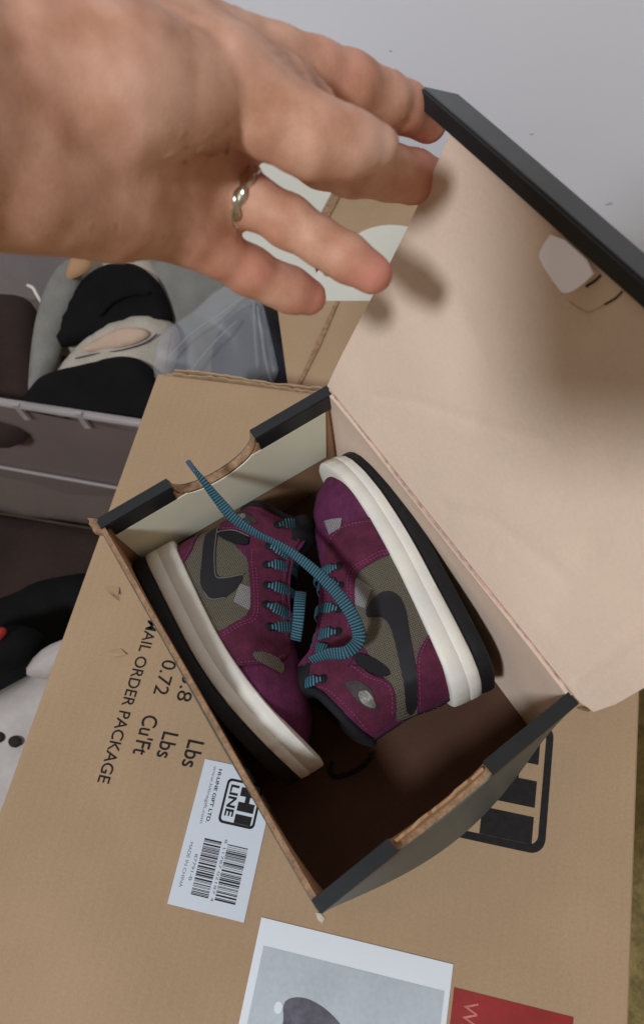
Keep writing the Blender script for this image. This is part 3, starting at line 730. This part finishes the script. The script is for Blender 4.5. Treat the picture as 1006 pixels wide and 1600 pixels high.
left.piping([(20.5, 48.6), (25, 56.9), (34, 63)])
# loose end of the right sneaker's lace: over the end wall, down the middle and back
lp = [(303, 733, .1005), (318, 752, .099), (340, 780, .092), (366, 810, .086), (398, 832, .083), (440, 853, .083), (480, 882, .083), (515, 914, .084), (540, 945, .084), (556, 974, .081), (560, 1000, .077), (541, 1019, .0775), (512, 1022, .074), (484, 1032, .069)]
LP = spline(np.array([at(a, b, z) for a, b, z in lp]), 8)
n_ = len(LP); ws = np.interp(np.linspace(0, 1, n_), [0, .1, .2, .3, .36, .45, .6, .8, .92, 1], np.array([1.5, 2.6, 3.3, 2.8, 1.9, 2.6, 3.2, 3.3, 3.0, 2.2]) * k)
tl = np.gradient(LP, axis=0); wdl = np.cross(tl, np.tile(np.array([.25, -.1, .96]), (n_, 1)))
ang = np.interp(np.linspace(0, 1, n_), [0, .2, .33, .45, .8, .93, 1], [.9, .5, .9, .2, .0, -.4, -.6])
tn = tl / np.linalg.norm(tl, axis=1)[:, None]; wdl /= np.linalg.norm(wdl, axis=1)[:, None]
wdl = wdl * np.cos(ang)[:, None] + np.cross(tn, wdl) * np.sin(ang)[:, None]
ll = ribbon('loose_lace', LP, wdl, ws, .0006, right.root, LACED); tag(ll, 'loose striped lace end lying across both sneakers')
ag = spline(np.array([at(294, 721, .101), at(300, 729, .1008), at(306, 737, .1003)]), 4)
tube('aglet', list(ag), [.0014] * len(ag), AGLET, ll, 8)
# dark crossing lace in the gap between the two tongues
cl_ = spline(np.array([at(470, 925, .068), at(468, 945, .072), at(466, 970, .072), at(462, 1000, .066)]), 6)
ribbon('lace', cl_, np.array([.83, .55, 0]), .0030, .0006, left.root, LACED)
hl_ = spline(np.array([at(520, 1190, .006), at(515, 1205, .0055), at(528, 1213, .0055), at(555, 1205, .0055), at(575, 1190, .0055), at(580, 1178, .008)]), 8)
tube('heel_loop', list(hl_), .0011, BLK, right.root, 8)

# ------------------------------------------------------------------ hand
def smin(a, b, kk):
    h = np.clip(.5 + .5 * (b - a) / kk, 0, 1); return b + (a - b) * h - kk * h * (1 - h)
def J(u, v, d, r): return (atd(u, v, d), r * d / F_PX)
def cone(P, a, b):
    (pa, ra), (pb, rb) = a, b; ab = pb - pa
    t = np.clip(((P - pa) @ ab) / (ab @ ab), 0, 1)
    return np.linalg.norm(P - pa - t[..., None] * ab, axis=-1) - (ra + (rb - ra) * t)
def chain(P, js, kk=.004):
    d = None
    for a, b in zip(js[:-1], js[1:]):
        c = cone(P, a, b); d = c if d is None else smin(d, c, kk)
    return d
palm = [[J(-420, 40, .165, 150), J(-150, 60, .185, 140), J(30, 70, .208, 118), J(250, 55, .236, 72), J(425, 100, .256, 50)],
        [J(-420, 170, .165, 165), J(-150, 170, .185, 150), J(30, 150, .208, 120), J(260, 150, .240, 78), J(425, 185, .262, 52)],
        [J(30, 215, .210, 115), J(240, 250, .240, 72), J(352, 300, .257, 47)],
        [J(-420, 270, .168, 140), J(-150, 262, .188, 120), J(30, 262, .212, 100), J(190, 310, .236, 78), J(290, 362, .252, 46)]]
thenar = [J(60, 100, .200, 105), J(200, 140, .212, 108), J(285, 150, .218, 82)]
thumb = [J(230, 95, .222, 88), J(350, 130, .226, 74), J(420, 178, .231, 60), J(488, 214, .235, 57), J(545, 225, .239, 46), J(592, 228, .242, 32)]
index = [J(425, 100, .256, 50), J(490, 112, .264, 47), J(545, 133, .273, 47), J(600, 155, .287, 40), J(632, 168, .297, 37), J(668, 192, .309, 30)]
middle = [J(425, 190, .262, 50), J(505, 245, .280, 46), J(550, 262, .290, 43), J(610, 270, .302, 41), J(645, 276, .308, 39), J(684, 284, .316, 31)]
ringf = [J(352, 300, .254, 45), J(400, 317, .254, 38), J(452, 347, .255, 39), J(500, 378, .256, 35), J(540, 402, .257, 36), J(582, 428, .259, 31)]
little = [J(290, 362, .252, 45), J(340, 394, .260, 37), J(392, 424, .269, 37), J(432, 444, .275, 33), J(455, 454, .279, 34), J(482, 464, .283, 28)]
def hand_sdf(P):
    pm = None
    for c in palm:
        d = chain(P, c, .006); pm = d if pm is None else smin(pm, d, .016)
    tn_ = chain(P, thenar, .008)
    pt = smin(pm, tn_, .007)
    pt = smin(pt, chain(P, [J(40, 290, .205, 82), J(170, 320, .228, 74)], .006), .012)
    d = pt
    for fch, kk in ((index, .007), (middle, .007), (ringf, .006), (little, .006)):
        d = smin(d, smin(pm, chain(P, fch, .003), kk), .0016)
    d = smin(d, smin(tn_, chain(P, thumb, .006), .004), .0045)
    d = smin(d, chain(P, [J(300, 70, .230, 55), J(390, 118, .236, 48), J(450, 142, .243, 40), J(500, 160, .252, 24)], .006), .010)
    return d
def surface_nets(fn, lo, hi, h):
    n = np.ceil((hi - lo) / h).astype(int) + 1
    F = np.empty(n, np.float32); ys, zs = lo[1] + h * np.arange(n[1]), lo[2] + h * np.arange(n[2])
    for i0 in range(0, n[0], 12):
        xs = lo[0] + h * np.arange(i0, min(i0 + 12, n[0]))
        F[i0:i0 + 12] = fn(np.stack(np.meshgrid(xs, ys, zs, indexing='ij'), -1))
    S = F < 0
    sl = lambda a, d: tuple(slice(x, (x - 1) if x == 0 else None) for x in d)
    def cor(A, dx, dy, dz): return A[dx:A.shape[0] - 1 + dx, dy:A.shape[1] - 1 + dy, dz:A.shape[2] - 1 + dz]
    cnt = sum(cor(S, a, b, c).astype(np.int8) for a in (0, 1) for b in (0, 1) for c in (0, 1))
    act = (cnt > 0) & (cnt < 8); I = np.argwhere(act); idx = -np.ones(act.shape, np.int64); idx[act] = np.arange(len(I))
    acc = np.zeros((len(I), 3)); num = np.zeros(len(I))
    for ax in range(3):
        o1, o2 = [x for x in range(3) if x != ax]
        for a in (0, 1):
            for b in (0, 1):
                p0 = I.copy(); p0[:, o1] += a; p0[:, o2] += b; p1 = p0.copy(); p1[:, ax] += 1
                f0 = F[tuple(p0.T)]; f1 = F[tuple(p1.T)]; m = (f0 < 0) != (f1 < 0)
                t = f0[m] / (f0[m] - f1[m]); q = p0[m].astype(float); q[:, ax] += t
                acc[m] += q; num[m] += 1
    V = lo + h * acc / num[:, None]; Q = []
    for ax in range(3):
        o1, o2 = [x for x in range(3) if x != ax]
        s0 = [slice(None)] * 3; s1 = [slice(None)] * 3; s0[ax] = slice(0, -1); s1[ax] = slice(1, None)
        E_ = np.argwhere(S[tuple(s0)] != S[tuple(s1)])
        ok = (E_[:, o1] > 0) & (E_[:, o2] > 0) & (E_[:, o1] < act.shape[o1]) & (E_[:, o2] < act.shape[o2]); E_ = E_[ok]
        c = []
        for a, b in ((0, 0), (1, 0), (1, 1), (0, 1)):
            e = E_.copy(); e[:, o1] -= a; e[:, o2] -= b; c.append(idx[tuple(e.T)])
        Q.append(np.stack(c, 1))
    Q = np.vstack(Q); Q = Q[(Q >= 0).all(1)]
    return V, Q
pts_all = np.array([j[0] for c in palm + [thenar, thumb, index, middle, ringf, little] for j in c])
lo = pts_all.min(0) - .03; hi = pts_all.max(0) + .03
HV, HQ = surface_nets(hand_sdf, lo, hi, .00115)
def project(V):
    c = (V - CAM) @ ROT.T; return np.stack([503 + F_PX * c[:, 0] / c[:, 2], 800 + F_PX * c[:, 1] / c[:, 2]], 1)
def vnormals(V, Q):
    n = np.cross(V[Q[:, 2]] - V[Q[:, 0]], V[Q[:, 3]] - V[Q[:, 1]]); o = np.zeros_like(V)
    for i in range(4): np.add.at(o, Q[:, i], n)
    o /= np.linalg.norm(o, axis=1)[:, None] + 1e-12
    g = np.array([1e-4, 0, 0])
    t = hand_sdf((V + o * .0015)[:400][None])[0]
    return o if np.median(t) > 0 else -o
HN = vnormals(HV, HQ)
uvp = project(HV); facing = np.clip(-(HN @ ROT[2]) * 1.5, 0, 1)
CREASES = [([(60, 178), (130, 200), (190, 233), (235, 243), (290, 240), (340, 228), (360, 214)], 3.0, 9), ([(334, 140), (348, 170), (357, 198), (354, 222)], 1.3, 8),
           ([(290, 238), (280, 265), (270, 300), (262, 340), (250, 392)], 1.0, 5), ([(24, -20), (22, 50), (10, 110), (6, 180)], 1.0, 6), ([(2, 40), (-4, 120), (-10, 200)], .6, 7),
           ([(348, 440), (368, 422), (390, 400)], .9, 6), ([(406, 466), (424, 440), (434, 416)], .9, 5), ([(314, 428), (334, 395), (350, 370)], .7, 6),
           ([(428, 376), (440, 350), (454, 318)], .9, 5.5), ([(508, 428), (524, 405), (536, 380)], .9, 5), ([(520, 178), (545, 158), (564, 130)], 1.1, 7), ([(455, 150), (470, 120), (474, 90)], .35, 9),
           ([(440, 165), (470, 176), (500, 180), (526, 178)], .9, 6), ([(300, 290), (330, 320), (352, 352)], .6, 7), ([(80, 60), (150, 90), (190, 150), (200, 220)], .5, 12), ([(140, 40), (190, 80), (225, 150), (232, 215)], .45, 10),
           ([(470, 262), (486, 238), (490, 205)], .5, 8), ([(100, 330), (140, 310), (200, 300)], .35, 9), ([(60, 290), (120, 268), (170, 262)], .35, 9), ([(250, 90), (300, 120), (330, 160)], .4, 9),
           ([(30, 200), (80, 212), (120, 240), (180, 270)], .4, 8), ([(390, 262), (420, 240), (440, 215)], .5, 8), ([(350, 345), (362, 352), (378, 352)], .9, 7)]
dsp = np.zeros(len(HV)); crs = np.zeros(len(HV))
for ln, dp, w in CREASES:
    if dp: dsp -= dp * .001 * np.exp(-(segdist(uvp, ln) / w) ** 2); crs = np.maximum(crs, min(1, dp * .8) * np.exp(-(segdist(uvp, ln) / (w * .55)) ** 2) * facing)
HV = HV + HN * (dsp * facing)[:, None]
hn2 = .00018 * (np.sin(HV[:, 0] * 420 + 2 * np.sin(HV[:, 1] * 310)) * np.sin(HV[:, 2] * 390 + HV[:, 1] * 270))
HV = HV + HN * hn2[:, None]
blush = np.zeros(len(HV))
for (u, v, d, r, a) in [(585, 432, .259, 42, 1), (480, 462, .283, 45, .8), (535, 402, .257, 30, .3), (680, 284, .314, 60, 1.2), (640, 165, .297, 50, .5), (520, 110, .268, 55, .5), (400, 425, .262, 36, .45), (330, 400, .256, 50, .3), (345, 215, .23, 28, .5), (60, 180, .2, 50, .3), (470, 250, .25, 45, .4)]:
    p = atd(u, v, d); blush += a * np.exp(-(np.linalg.norm(HV - p, axis=1) / (r * d / F_PX)) ** 2)
pale = .8 * np.exp(-(np.linalg.norm(HV - atd(596, 232, .236), axis=1) / .0075) ** 2) + .5 * np.exp(-(np.linalg.norm(HV - atd(280, 150, .19), axis=1) / .016) ** 2)
hand = mesh('hand', HV, HQ, SKIN, None, True, attr={'blush': np.clip(blush, 0, 1.2), 'line': crs, 'pale': pale})
tag(hand, 'bare left hand, palm up, pinching the corner of the raised lid', 'hand')
N_, L_, p_ = nodes(SKIN)
src = p_.inputs['Base Color'].links[0].from_socket
ab = N_.new('ShaderNodeAttribute'); ab.attribute_name = 'blush'
mb = N_.new('ShaderNodeMix'); mb.data_type = 'RGBA'; L_.new(ab.outputs['Fac'], mb.inputs['Factor']); L_.new(src, mb.inputs['A']); mb.inputs['B'].default_value = (*lin((206, 122, 108)), 1)
al_ = N_.new('ShaderNodeAttribute'); al_.attribute_name = 'line'
ml = N_.new('ShaderNodeMath'); ml.operation = 'MULTIPLY'; ml.inputs[1].default_value = .65; L_.new(al_.outputs['Fac'], ml.inputs[0])
m2_ = N_.new('ShaderNodeMix'); m2_.data_type = 'RGBA'; L_.new(ml.outputs[0], m2_.inputs['Factor']); L_.new(mb.outputs['Result'], m2_.inputs['A']); m2_.inputs['B'].default_value = (*lin((146, 84, 70)), 1)
ap = N_.new('ShaderNodeAttribute'); ap.attribute_name = 'pale'
m3_ = N_.new('ShaderNodeMix'); m3_.data_type = 'RGBA'; L_.new(ap.outputs['Fac'], m3_.inputs['Factor']); L_.new(m2_.outputs['Result'], m3_.inputs['A']); m3_.inputs['B'].default_value = (*lin((226, 184, 164)), 1)
L_.new(m3_.outputs['Result'], p_.inputs['Base Color'])
# wedding band on the ring finger: two wound strands
rc = atd(383, 311, .2540); fa = atd(452, 347, .255) - atd(352, 300, .254); fa /= np.linalg.norm(fa)
r1 = -ROT[2] - fa * (-ROT[2] @ fa); r1 /= np.linalg.norm(r1); r2 = np.cross(fa, r1)
rng = empty('ring', tuple(rc), 'silver twisted band worn on the ring finger', 'ring')
for ph in (0, math.pi):
    V = []; Fc = []; NS, NT = 96, 8
    for i in range(NS):
        q = 2 * math.pi * i / NS; w = .0011 * math.sin(q * 5 + ph)
        base = rc + (r1 * math.cos(q) + r2 * math.sin(q)) * (.00985 + .0004 * math.cos(q * 5 + ph)) + fa * w
        rad = r1 * math.cos(q) + r2 * math.sin(q)
        for j in range(NT):
            a = 2 * math.pi * j / NT; V.append(base + rad * .0010 * math.cos(a) + fa * .0013 * math.sin(a))
    for i in range(NS):
        for j in range(NT): Fc.append((i * NT + j, i * NT + (j + 1) % NT, ((i + 1) % NS) * NT + (j + 1) % NT, ((i + 1) % NS) * NT + j))
    mesh('band_strand', V, Fc, RINGM, rng, True)

# ------------------------------------------------------------------ storage bin and what is in it
bn = empty('storage_bin', tuple(uvz(-.25, .34, -.45)), 'translucent plastic storage bin behind the carton, filled with shoes', 'storage bin')
def bin_wall(name, a, b, z0, z1a, z1b, thick, mt, taper=.02, inward=(0, 1)):
    """wall between plan points a and b (u, v), leaning inwards at the bottom"""
    a = np.array(a); b = np.array(b); V = []
    inn = np.array(inward, float)
    for off in (0, thick):
        for p_, z1 in ((a, z1a), (b, z1b)):
            V.append(uvz(*(p_ + inn * (off + taper)), z0)); V.append(uvz(*(p_ + inn * off), z1))
    return mesh(name, V, [(0, 1, 3, 2), (4, 5, 7, 6), (0, 1, 5, 4), (2, 3, 7, 6), (0, 2, 6, 4), (1, 3, 7, 5)], mt, bn)
BU0, BU1, BV0, BV1 = -.62, .05, .176, .50
bin_wall('near_wall', (BU0, BV0), (BU1, BV0), -.45, -.098, -.116, .002, BINP)
bin_wall('far_wall', (BU0, BV1), (BU1, BV1), -.45, -.10, -.116, .002, BINP, .02, (0, -1))
bin_wall('side_wall', (BU0, BV0 + .004), (BU0, BV1 - .004), -.45, -.098, -.098, .002, BINP, .02, (1, 0))
bin_wall('side_wall', (BU1, BV0 + .004), (BU1, BV1 - .004), -.45, -.116, -.116, .002, BINP, .02, (-1, 0))
mesh('bottom', [uvz(BU0 + .03, BV0 + .03, -.447), uvz(BU1 - .03, BV0 + .03, -.447), uvz(BU1 - .03, BV1 - .03, -.447), uvz(BU0 + .03, BV1 - .03, -.447)], [(0, 1, 2, 3)], BINP, bn)
def rim(a, b, za, zb):
    P = [uvz(*a, za), uvz(*b, zb)]; P = [P[0] + (P[1] - P[0]) * t for t in np.linspace(0, 1, 12)]
    return tube('rim', P, .0042, RIMP, bn, 8)
rim((BU0, BV0), (BU1, BV0), -.098, -.116); rim((BU0, BV1), (BU1, BV1), -.10, -.116)
for uu in (-.215, -.155):
    bin_wall('rib', (uu, BV0 - .004), (uu + .006, BV0 - .004), -.128, -.104, -.104, .003, RIMP, .0)
rl = [uvz(-.5, BV0 + .006, -.252), uvz(-.1, BV0 + .006, -.276)]; tube('ledge', [rl[0] + (rl[1] - rl[0]) * t for t in np.linspace(0, 1, 8)], .0022, RIMP, bn, 6)

# generic soft body from a traced outline: plane basis at a real distance, with a bulging front and back
E1, E2, E3 = ROT[0], -ROT[1], -ROT[2]
def soft(name, pix, dist, bulge, mt, parent=None, edge=.03, rough_=.0, step=.006, tilt=(0, 0), seed=1, back=None, sm=2):
    c = np.mean([atd(u, v, dist) for u, v in pix], 0)
    n = E3 + tilt[0] * E1 + tilt[1] * E2; n /= np.linalg.norm(n); e1 = E1 - n * (E1 @ n); e1 /= np.linalg.norm(e1); e2 = np.cross(n, e1)
    P2 = []
    for u, v in pix:
        d = ray(u, v); X = CAM + d * (((c - CAM) @ n) / (d @ n)); P2.append(((X - c) @ e1, (X - c) @ e2))
    poly = chaikin(P2, sm)
    def hgt(P):
        d = segdist(P, poly + [poly[0]]); q = np.clip(d / edge, 0, 1)
        return np.sqrt(np.clip(1 - (1 - q) ** 2, 0, 1))
    top = lambda P: c + np.outer(P[:, 0], e1) + np.outer(P[:, 1], e2) + np.outer(bulge * hgt(P) + rough_ * noise2(P, 60, seed) * hgt(P), n)
    bot = lambda P: c + np.outer(P[:, 0], e1) + np.outer(P[:, 1], e2) - np.outer((back if back is not None else bulge) * hgt(P), n)
    return slab(name, poly, step, top, bot, mt, parent, True, uvs=1000), c
def thing(name, label, cat, pix, dist, group=None):
    c = np.mean([atd(u, v, dist) for u, v in pix], 0)
    return empty(name, tuple(c), label, cat, group)
g = 'adult sneakers packed in the storage bin'
pixA = [(150, 530), (80, 550), (100, 480), (130, 430), (175, 408), (215, 412), (250, 440), (268, 480), (272, 510), (200, 525)]
s1 = thing('packed_sneaker', 'cream sneaker with black domed sole, upper one of two in the storage bin', 'sneaker', pixA, 0.7150, g)
soft('upper', [(70, 560), (85, 480), (112, 400), (160, 380), (215, 385), (255, 420), (285, 500), (200, 560)], 0.7270, .022, SNKW, s1, .03, .002, .008)
o, _ = soft('sole', pixA, 0.7050, .010, SNKB, s1, .012, .001, .006)
soft('tread_arc', [(150, 490), (170, 465), (205, 452), (235, 455), (232, 462), (205, 461), (176, 474), (158, 497)], 0.6915, .003, SNKB, o, .004, 0, .004)
pixB = [(28, 640), (55, 592), (88, 578), (130, 570), (175, 556), (215, 558), (245, 580), (262, 620), (262, 684), (150, 664), (50, 644)]
s2 = thing('packed_sneaker', 'cream sneaker with a peach leaf patch above its black sole, nearest the bin wall', 'sneaker', pixB, 0.69, g)
up2, _ = soft('upper', [(75, 600), (110, 550), (150, 515), (200, 492), (250, 492), (285, 515), (275, 570), (255, 620), (150, 640)], 0.703, .020, SNKW, s2, .03, .002, .007)
soft('leaf_patch', [(122, 548), (150, 530), (185, 512), (215, 511), (237, 520), (225, 532), (190, 544), (150, 550)], 0.6815, .0022, PEACH, up2, .006, 0, .004)
soft('sole', pixB, 0.682, .010, SNKB, s2, .012, .001, .006)
s3 = thing('packed_sneaker', 'grey sneaker heel in shadow at the left of the storage bin', 'sneaker', [(70, 520)], 0.7150, g)
soft('upper', [(42, 640), (48, 540), (62, 470), (85, 420), (120, 395), (135, 440), (110, 500), (80, 600)], 0.7050, .010, GREYC, s3, .010, .001, .007)
soft('lining', [(100, 440), (110, 400), (130, 390), (150, 410), (130, 430)], 0.6890, .004, BOXK, s3, .01, 0, .005)
def seam(pix, dist, par, mt=BLK): return tube('seam', list(spline(np.array([atd(a, b, dist) for a, b in pix]), 6)), .0007, mt, par, 6)
seam([(118, 560), (150, 553), (190, 547), (226, 536), (246, 522)], .6815, up2, CLOTH); seam([(268, 520), (262, 550), (258, 580)], .684, up2, GREYC); seam([(104, 585), (140, 572), (180, 560)], .684, up2, GREYC)
dc, _ = soft('dark_cloth', [(-140, 660), (-120, 480), (0, 455), (60, 470), (70, 560), (60, 700), (-60, 700)], 0.7350, .02, DARKB, None, .04, .004, .01); tag(dc, 'dark brown cloth stuffed at the left of the bin', 'cloth')
cd_ = spline(np.array([atd(44, 446, 0.7150), atd(52, 450, 0.7070), atd(58, 460, 0.7050), atd(65, 472, 0.7080)]), 5)
tag(tube('cord_end', list(cd_), .0016, WHITEC, None, 7), 'short white cord end sticking up at the left of the bin', 'cord')
gc, _ = soft('grey_cloth', [(200, 470), (230, 400), (300, 380), (380, 400), (430, 450), (440, 560), (330, 620), (260, 560)], 0.7400, .03, GREYC, None, .05, .004, .01); tag(gc, 'grey cloth lying under the clear plastic bag', 'cloth')
nv, _ = soft('navy_cloth', [(330, 520), (390, 470), (425, 480), (445, 545), (500, 570), (520, 620), (420, 680), (330, 650)], 0.7000, .022, CLOTH, None, .03, .004, .008); tag(nv, 'dark navy cloth behind the carton corner', 'cloth')
def film():
    poly = [(238, 560), (252, 520), (300, 482), (345, 448), (385, 446), (410, 470), (425, 530), (440, 600), (380, 640), (280, 640), (245, 600)]
    dist = .655; c = np.mean([atd(u, v, dist) for u, v in poly], 0)
    P2 = chaikin([((atd(u, v, dist) - c) @ E1, (atd(u, v, dist) - c) @ E2) for u, v in poly], 1)
    def sh_(P, o):
        w = .006 * noise2(P, 45, 11) + .003 * np.abs(noise2(P, 70, 12)) + .003 * np.sin((P[:, 0] * .8 + P[:, 1] * .6) * 60 + 2 * noise2(P, 30, 13))
        return c + np.outer(P[:, 0], E1) + np.outer(P[:, 1], E2) + np.outer(w + o, E3)
    return slab('plastic_bag', P2, .0035, lambda P: sh_(P, 0), lambda P: sh_(P, -.0012), FILM, None, True)
bag = film()
for pth in ([(262, 560), (300, 520), (345, 490), (388, 458)], [(402, 478), (408, 520), (414, 560), (424, 600)], [(290, 590), (330, 540), (372, 500)], [(396, 470), (398, 520), (402, 575)]):
    tube('fold', list(spline(np.array([atd(a, b, .640) for a, b in pth]), 6)), .0011, FILM, bag, 6)
tag(bag, 'crumpled clear plastic bag bulging behind the carton corner', 'plastic bag')
dmp = rrect(-.56, -.43, .0, -.150, .05)
def bund(sign, v0, amp):
    def f(P):
        d = segdist(P, dmp + [dmp[0]]); q = np.sqrt(np.clip(1 - (1 - np.clip(d / .05, 0, 1)) ** 2, 0, 1)); v = v0 + sign * (amp * q + .006 * noise2(P, 40, 21) * q)
        return np.stack([(P[:, 0] - v) / S2, (P[:, 0] + v) / S2, P[:, 1]], 1)
    return f
dm = slab('dark_bundle', dmp, .014, bund(-1, .260, .035), bund(1, .260, .05), DARKB, None, True); tag(dm, 'dark brown bundle seen through the bin wall', 'cloth')

# ------------------------------------------------------------------ open carton behind, with pale flaps of card
def flat(name, pix, z, mt, parent, thick=.003, step=.02, sm=0):
    poly = [tuple(at(u, v, z)[:2]) for u, v in pix]
    if sm: poly = chaikin(poly, sm)
    return slab(name, poly, step, lambda P: np.c_[P, np.full(len(P), z)], lambda P: np.c_[P, np.full(len(P), z - thick)], mt, parent)
bc = empty('open_carton', tuple(uvz(.16, .30, -.45)), 'plain brown carton with open flaps standing behind the lid', 'carton')
flat('flap', [(432, 470), (600, 470), (560, 640), (455, 640)], -.06, KRAFT, bc)
flat('flap', [(534, 288), (690, 318), (690, 420), (498, 356)], -.085, KRAFT, bc)
flat('flap_edge', [(527, 284), (540, 289), (504, 358), (491, 352)], -.083, EDGEK, bc, .008)
flat('flap_edge', [(524, 470), (530, 470), (500, 540), (470, 600), (464, 600)], -.0585, EDGEK, bc, .0012)
box_z = -.12
for (a, b) in (((.075, .21), (.25, .21)), ((.25, .215), (.25, .38)), ((.245, .38), (.08, .38)), ((.075, .375), (.075, .215))):
    d = np.array(b) - np.array(a); d /= np.linalg.norm(d); nn = np.array([-d[1], d[0]]) * .004; V = []
    for p_ in (a, b):
        for o_ in (0, 1):
            q = np.array(p_) + nn * o_
            V += [uvz(*q, -.45), uvz(*q, box_z)]
    mesh('side_panel', V, [(0, 1, 5, 4), (2, 3, 7, 6), (0, 1, 3, 2), (4, 5, 7, 6), (0, 2, 6, 4), (1, 3, 7, 5)], KRAFT, bc)
pl_ = flat('white_card', [(548, 372), (575, 356), (610, 350), (650, 356), (700, 420), (620, 520), (520, 500), (480, 440), (520, 400)], -.075, WHITEC, None, .002, .02, 2); tag(pl_, 'white rounded card lying between the flaps of the brown carton', 'card')
wc = flat('cream_card', [(340, 230), (536, 270), (520, 320), (490, 400), (500, 470), (330, 420)], -.10, WHITEC, None, .002); tag(wc, 'cream card showing between thumb and ring finger', 'card')

# ------------------------------------------------------------------ things on the floor left of the carton
wb_, _ = soft('white_bag', [(-120, 1130), (-20, 1090), (25, 1066), (62, 1046), (84, 1010), (110, 992), (170, 985), (170, 1160), (110, 1330), (-100, 1360)], .62, .025, BAGW, None, .02, .003, .009, (-.1, .1)); 
wbt = tag(wb_, 'white bag with round black dots lying left of the carton', 'bag')
for (u, v) in ((24, 1159), (-3, 1152)):
    c = [(u + 11 * math.cos(q), v + 9.5 * math.sin(q)) for q in np.linspace(0, 6.28, 13)[:-1]]
    soft('printed_dot', c, .5915, .0009, INK, wb_, .003, 0, .003, (-.1, .1), sm=1)
bs_ = thing('dark_shoe', 'black shoe with a red side beside the white dotted bag', 'shoe', [(40, 1000)], .62)
soft('upper', [(-90, 1000), (-20, 985), (30, 975), (62, 985), (75, 1000), (60, 1025), (30, 1050), (-30, 1065), (-90, 1060)], .60, .02, SNKB, bs_, .025, .001, .007)
soft('red_side', [(-80, 1040), (-60, 1000), (-20, 985), (4, 978), (14, 986), (2, 1000), (-14, 1016), (-30, 1040)], .5835, .003, REDSH, bs_, .006, 0, .005)
fd, _ = soft('folded_cloth', [(36, 1052), (58, 1020), (86, 1003), (130, 990), (150, 1030), (110, 1060), (60, 1062)], .590, .004, BAGW, None, .005, .001, .005, sm=1); tag(fd, 'grey folded cloth between the dark shoe and the carton', 'cloth')
bb, _ = soft('black_bag', [(-160, 980), (-60, 950), (20, 930), (60, 905), (170, 890), (200, 980), (160, 1100), (-60, 1120)], .68, .02, SNKB, None, .03, .004, .008); tag(bb, 'black bag in the shadow below the storage bin', 'bag')

blp = rrect(-.75, -.26, -.046, .1915, .008)
def blk_top(P):
    d = segdist(P, blp + [blp[0]]); q = np.sqrt(np.clip(1 - (1 - np.clip(d / .008, 0, 1)) ** 2, 0, 1))
    return np.stack([(P[:, 0] - P[:, 1]) / S2, (P[:, 0] + P[:, 1]) / S2, -.440 + .03 * q + .006 * noise2(P, 35, 9) * q], 1)
bl = slab('dark_blanket', blp, .016, blk_top, lambda P: np.stack([(P[:, 0] - P[:, 1]) / S2, (P[:, 0] + P[:, 1]) / S2, np.full(len(P), -.448)], 1), DARKB, None, True)
tag(bl, 'dark brown blanket spread on the floor in front of the storage bin', 'blanket')

# small dark scuffs on the wall paint
for i, (u, v) in enumerate([(952, 318), (948, 320), (960, 360), (890, 300), (830, 210), (610, 80), (955, 319)]):
    c = atv(u, v, wv - .0004); r = random.uniform(.0005, .0013)
    V = [c + uvz(r * math.cos(q) * 1.6, 0, r * .5 * math.sin(q) + r * .4 * math.cos(q)) for q in np.linspace(0, 6.28, 9)[:-1]]
    mesh('scuff', V, [tuple(range(8))], INKG, bpy.data.objects['wall'])

# the phone that takes the picture: its body keeps the lamp off part of the lid
pc = CAM - ROT[2] * .012
V = []
for w_ in (0, .008):
    for a, b in rrect(-.086, -.022, .010, .128, .012): V.append(pc + ROT[0] * a - ROT[2] * w_ + ROT[1] * (-b))
nph = len(V) // 2
phone = mesh('phone', V, [tuple(range(nph)), tuple(nph + i for i in range(nph))] + [(i, (i + 1) % nph, nph + (i + 1) % nph, nph + i) for i in range(nph)], PHONEM)
tag(phone, 'phone taking the picture, only its soft shadow falls on the lid', 'phone')
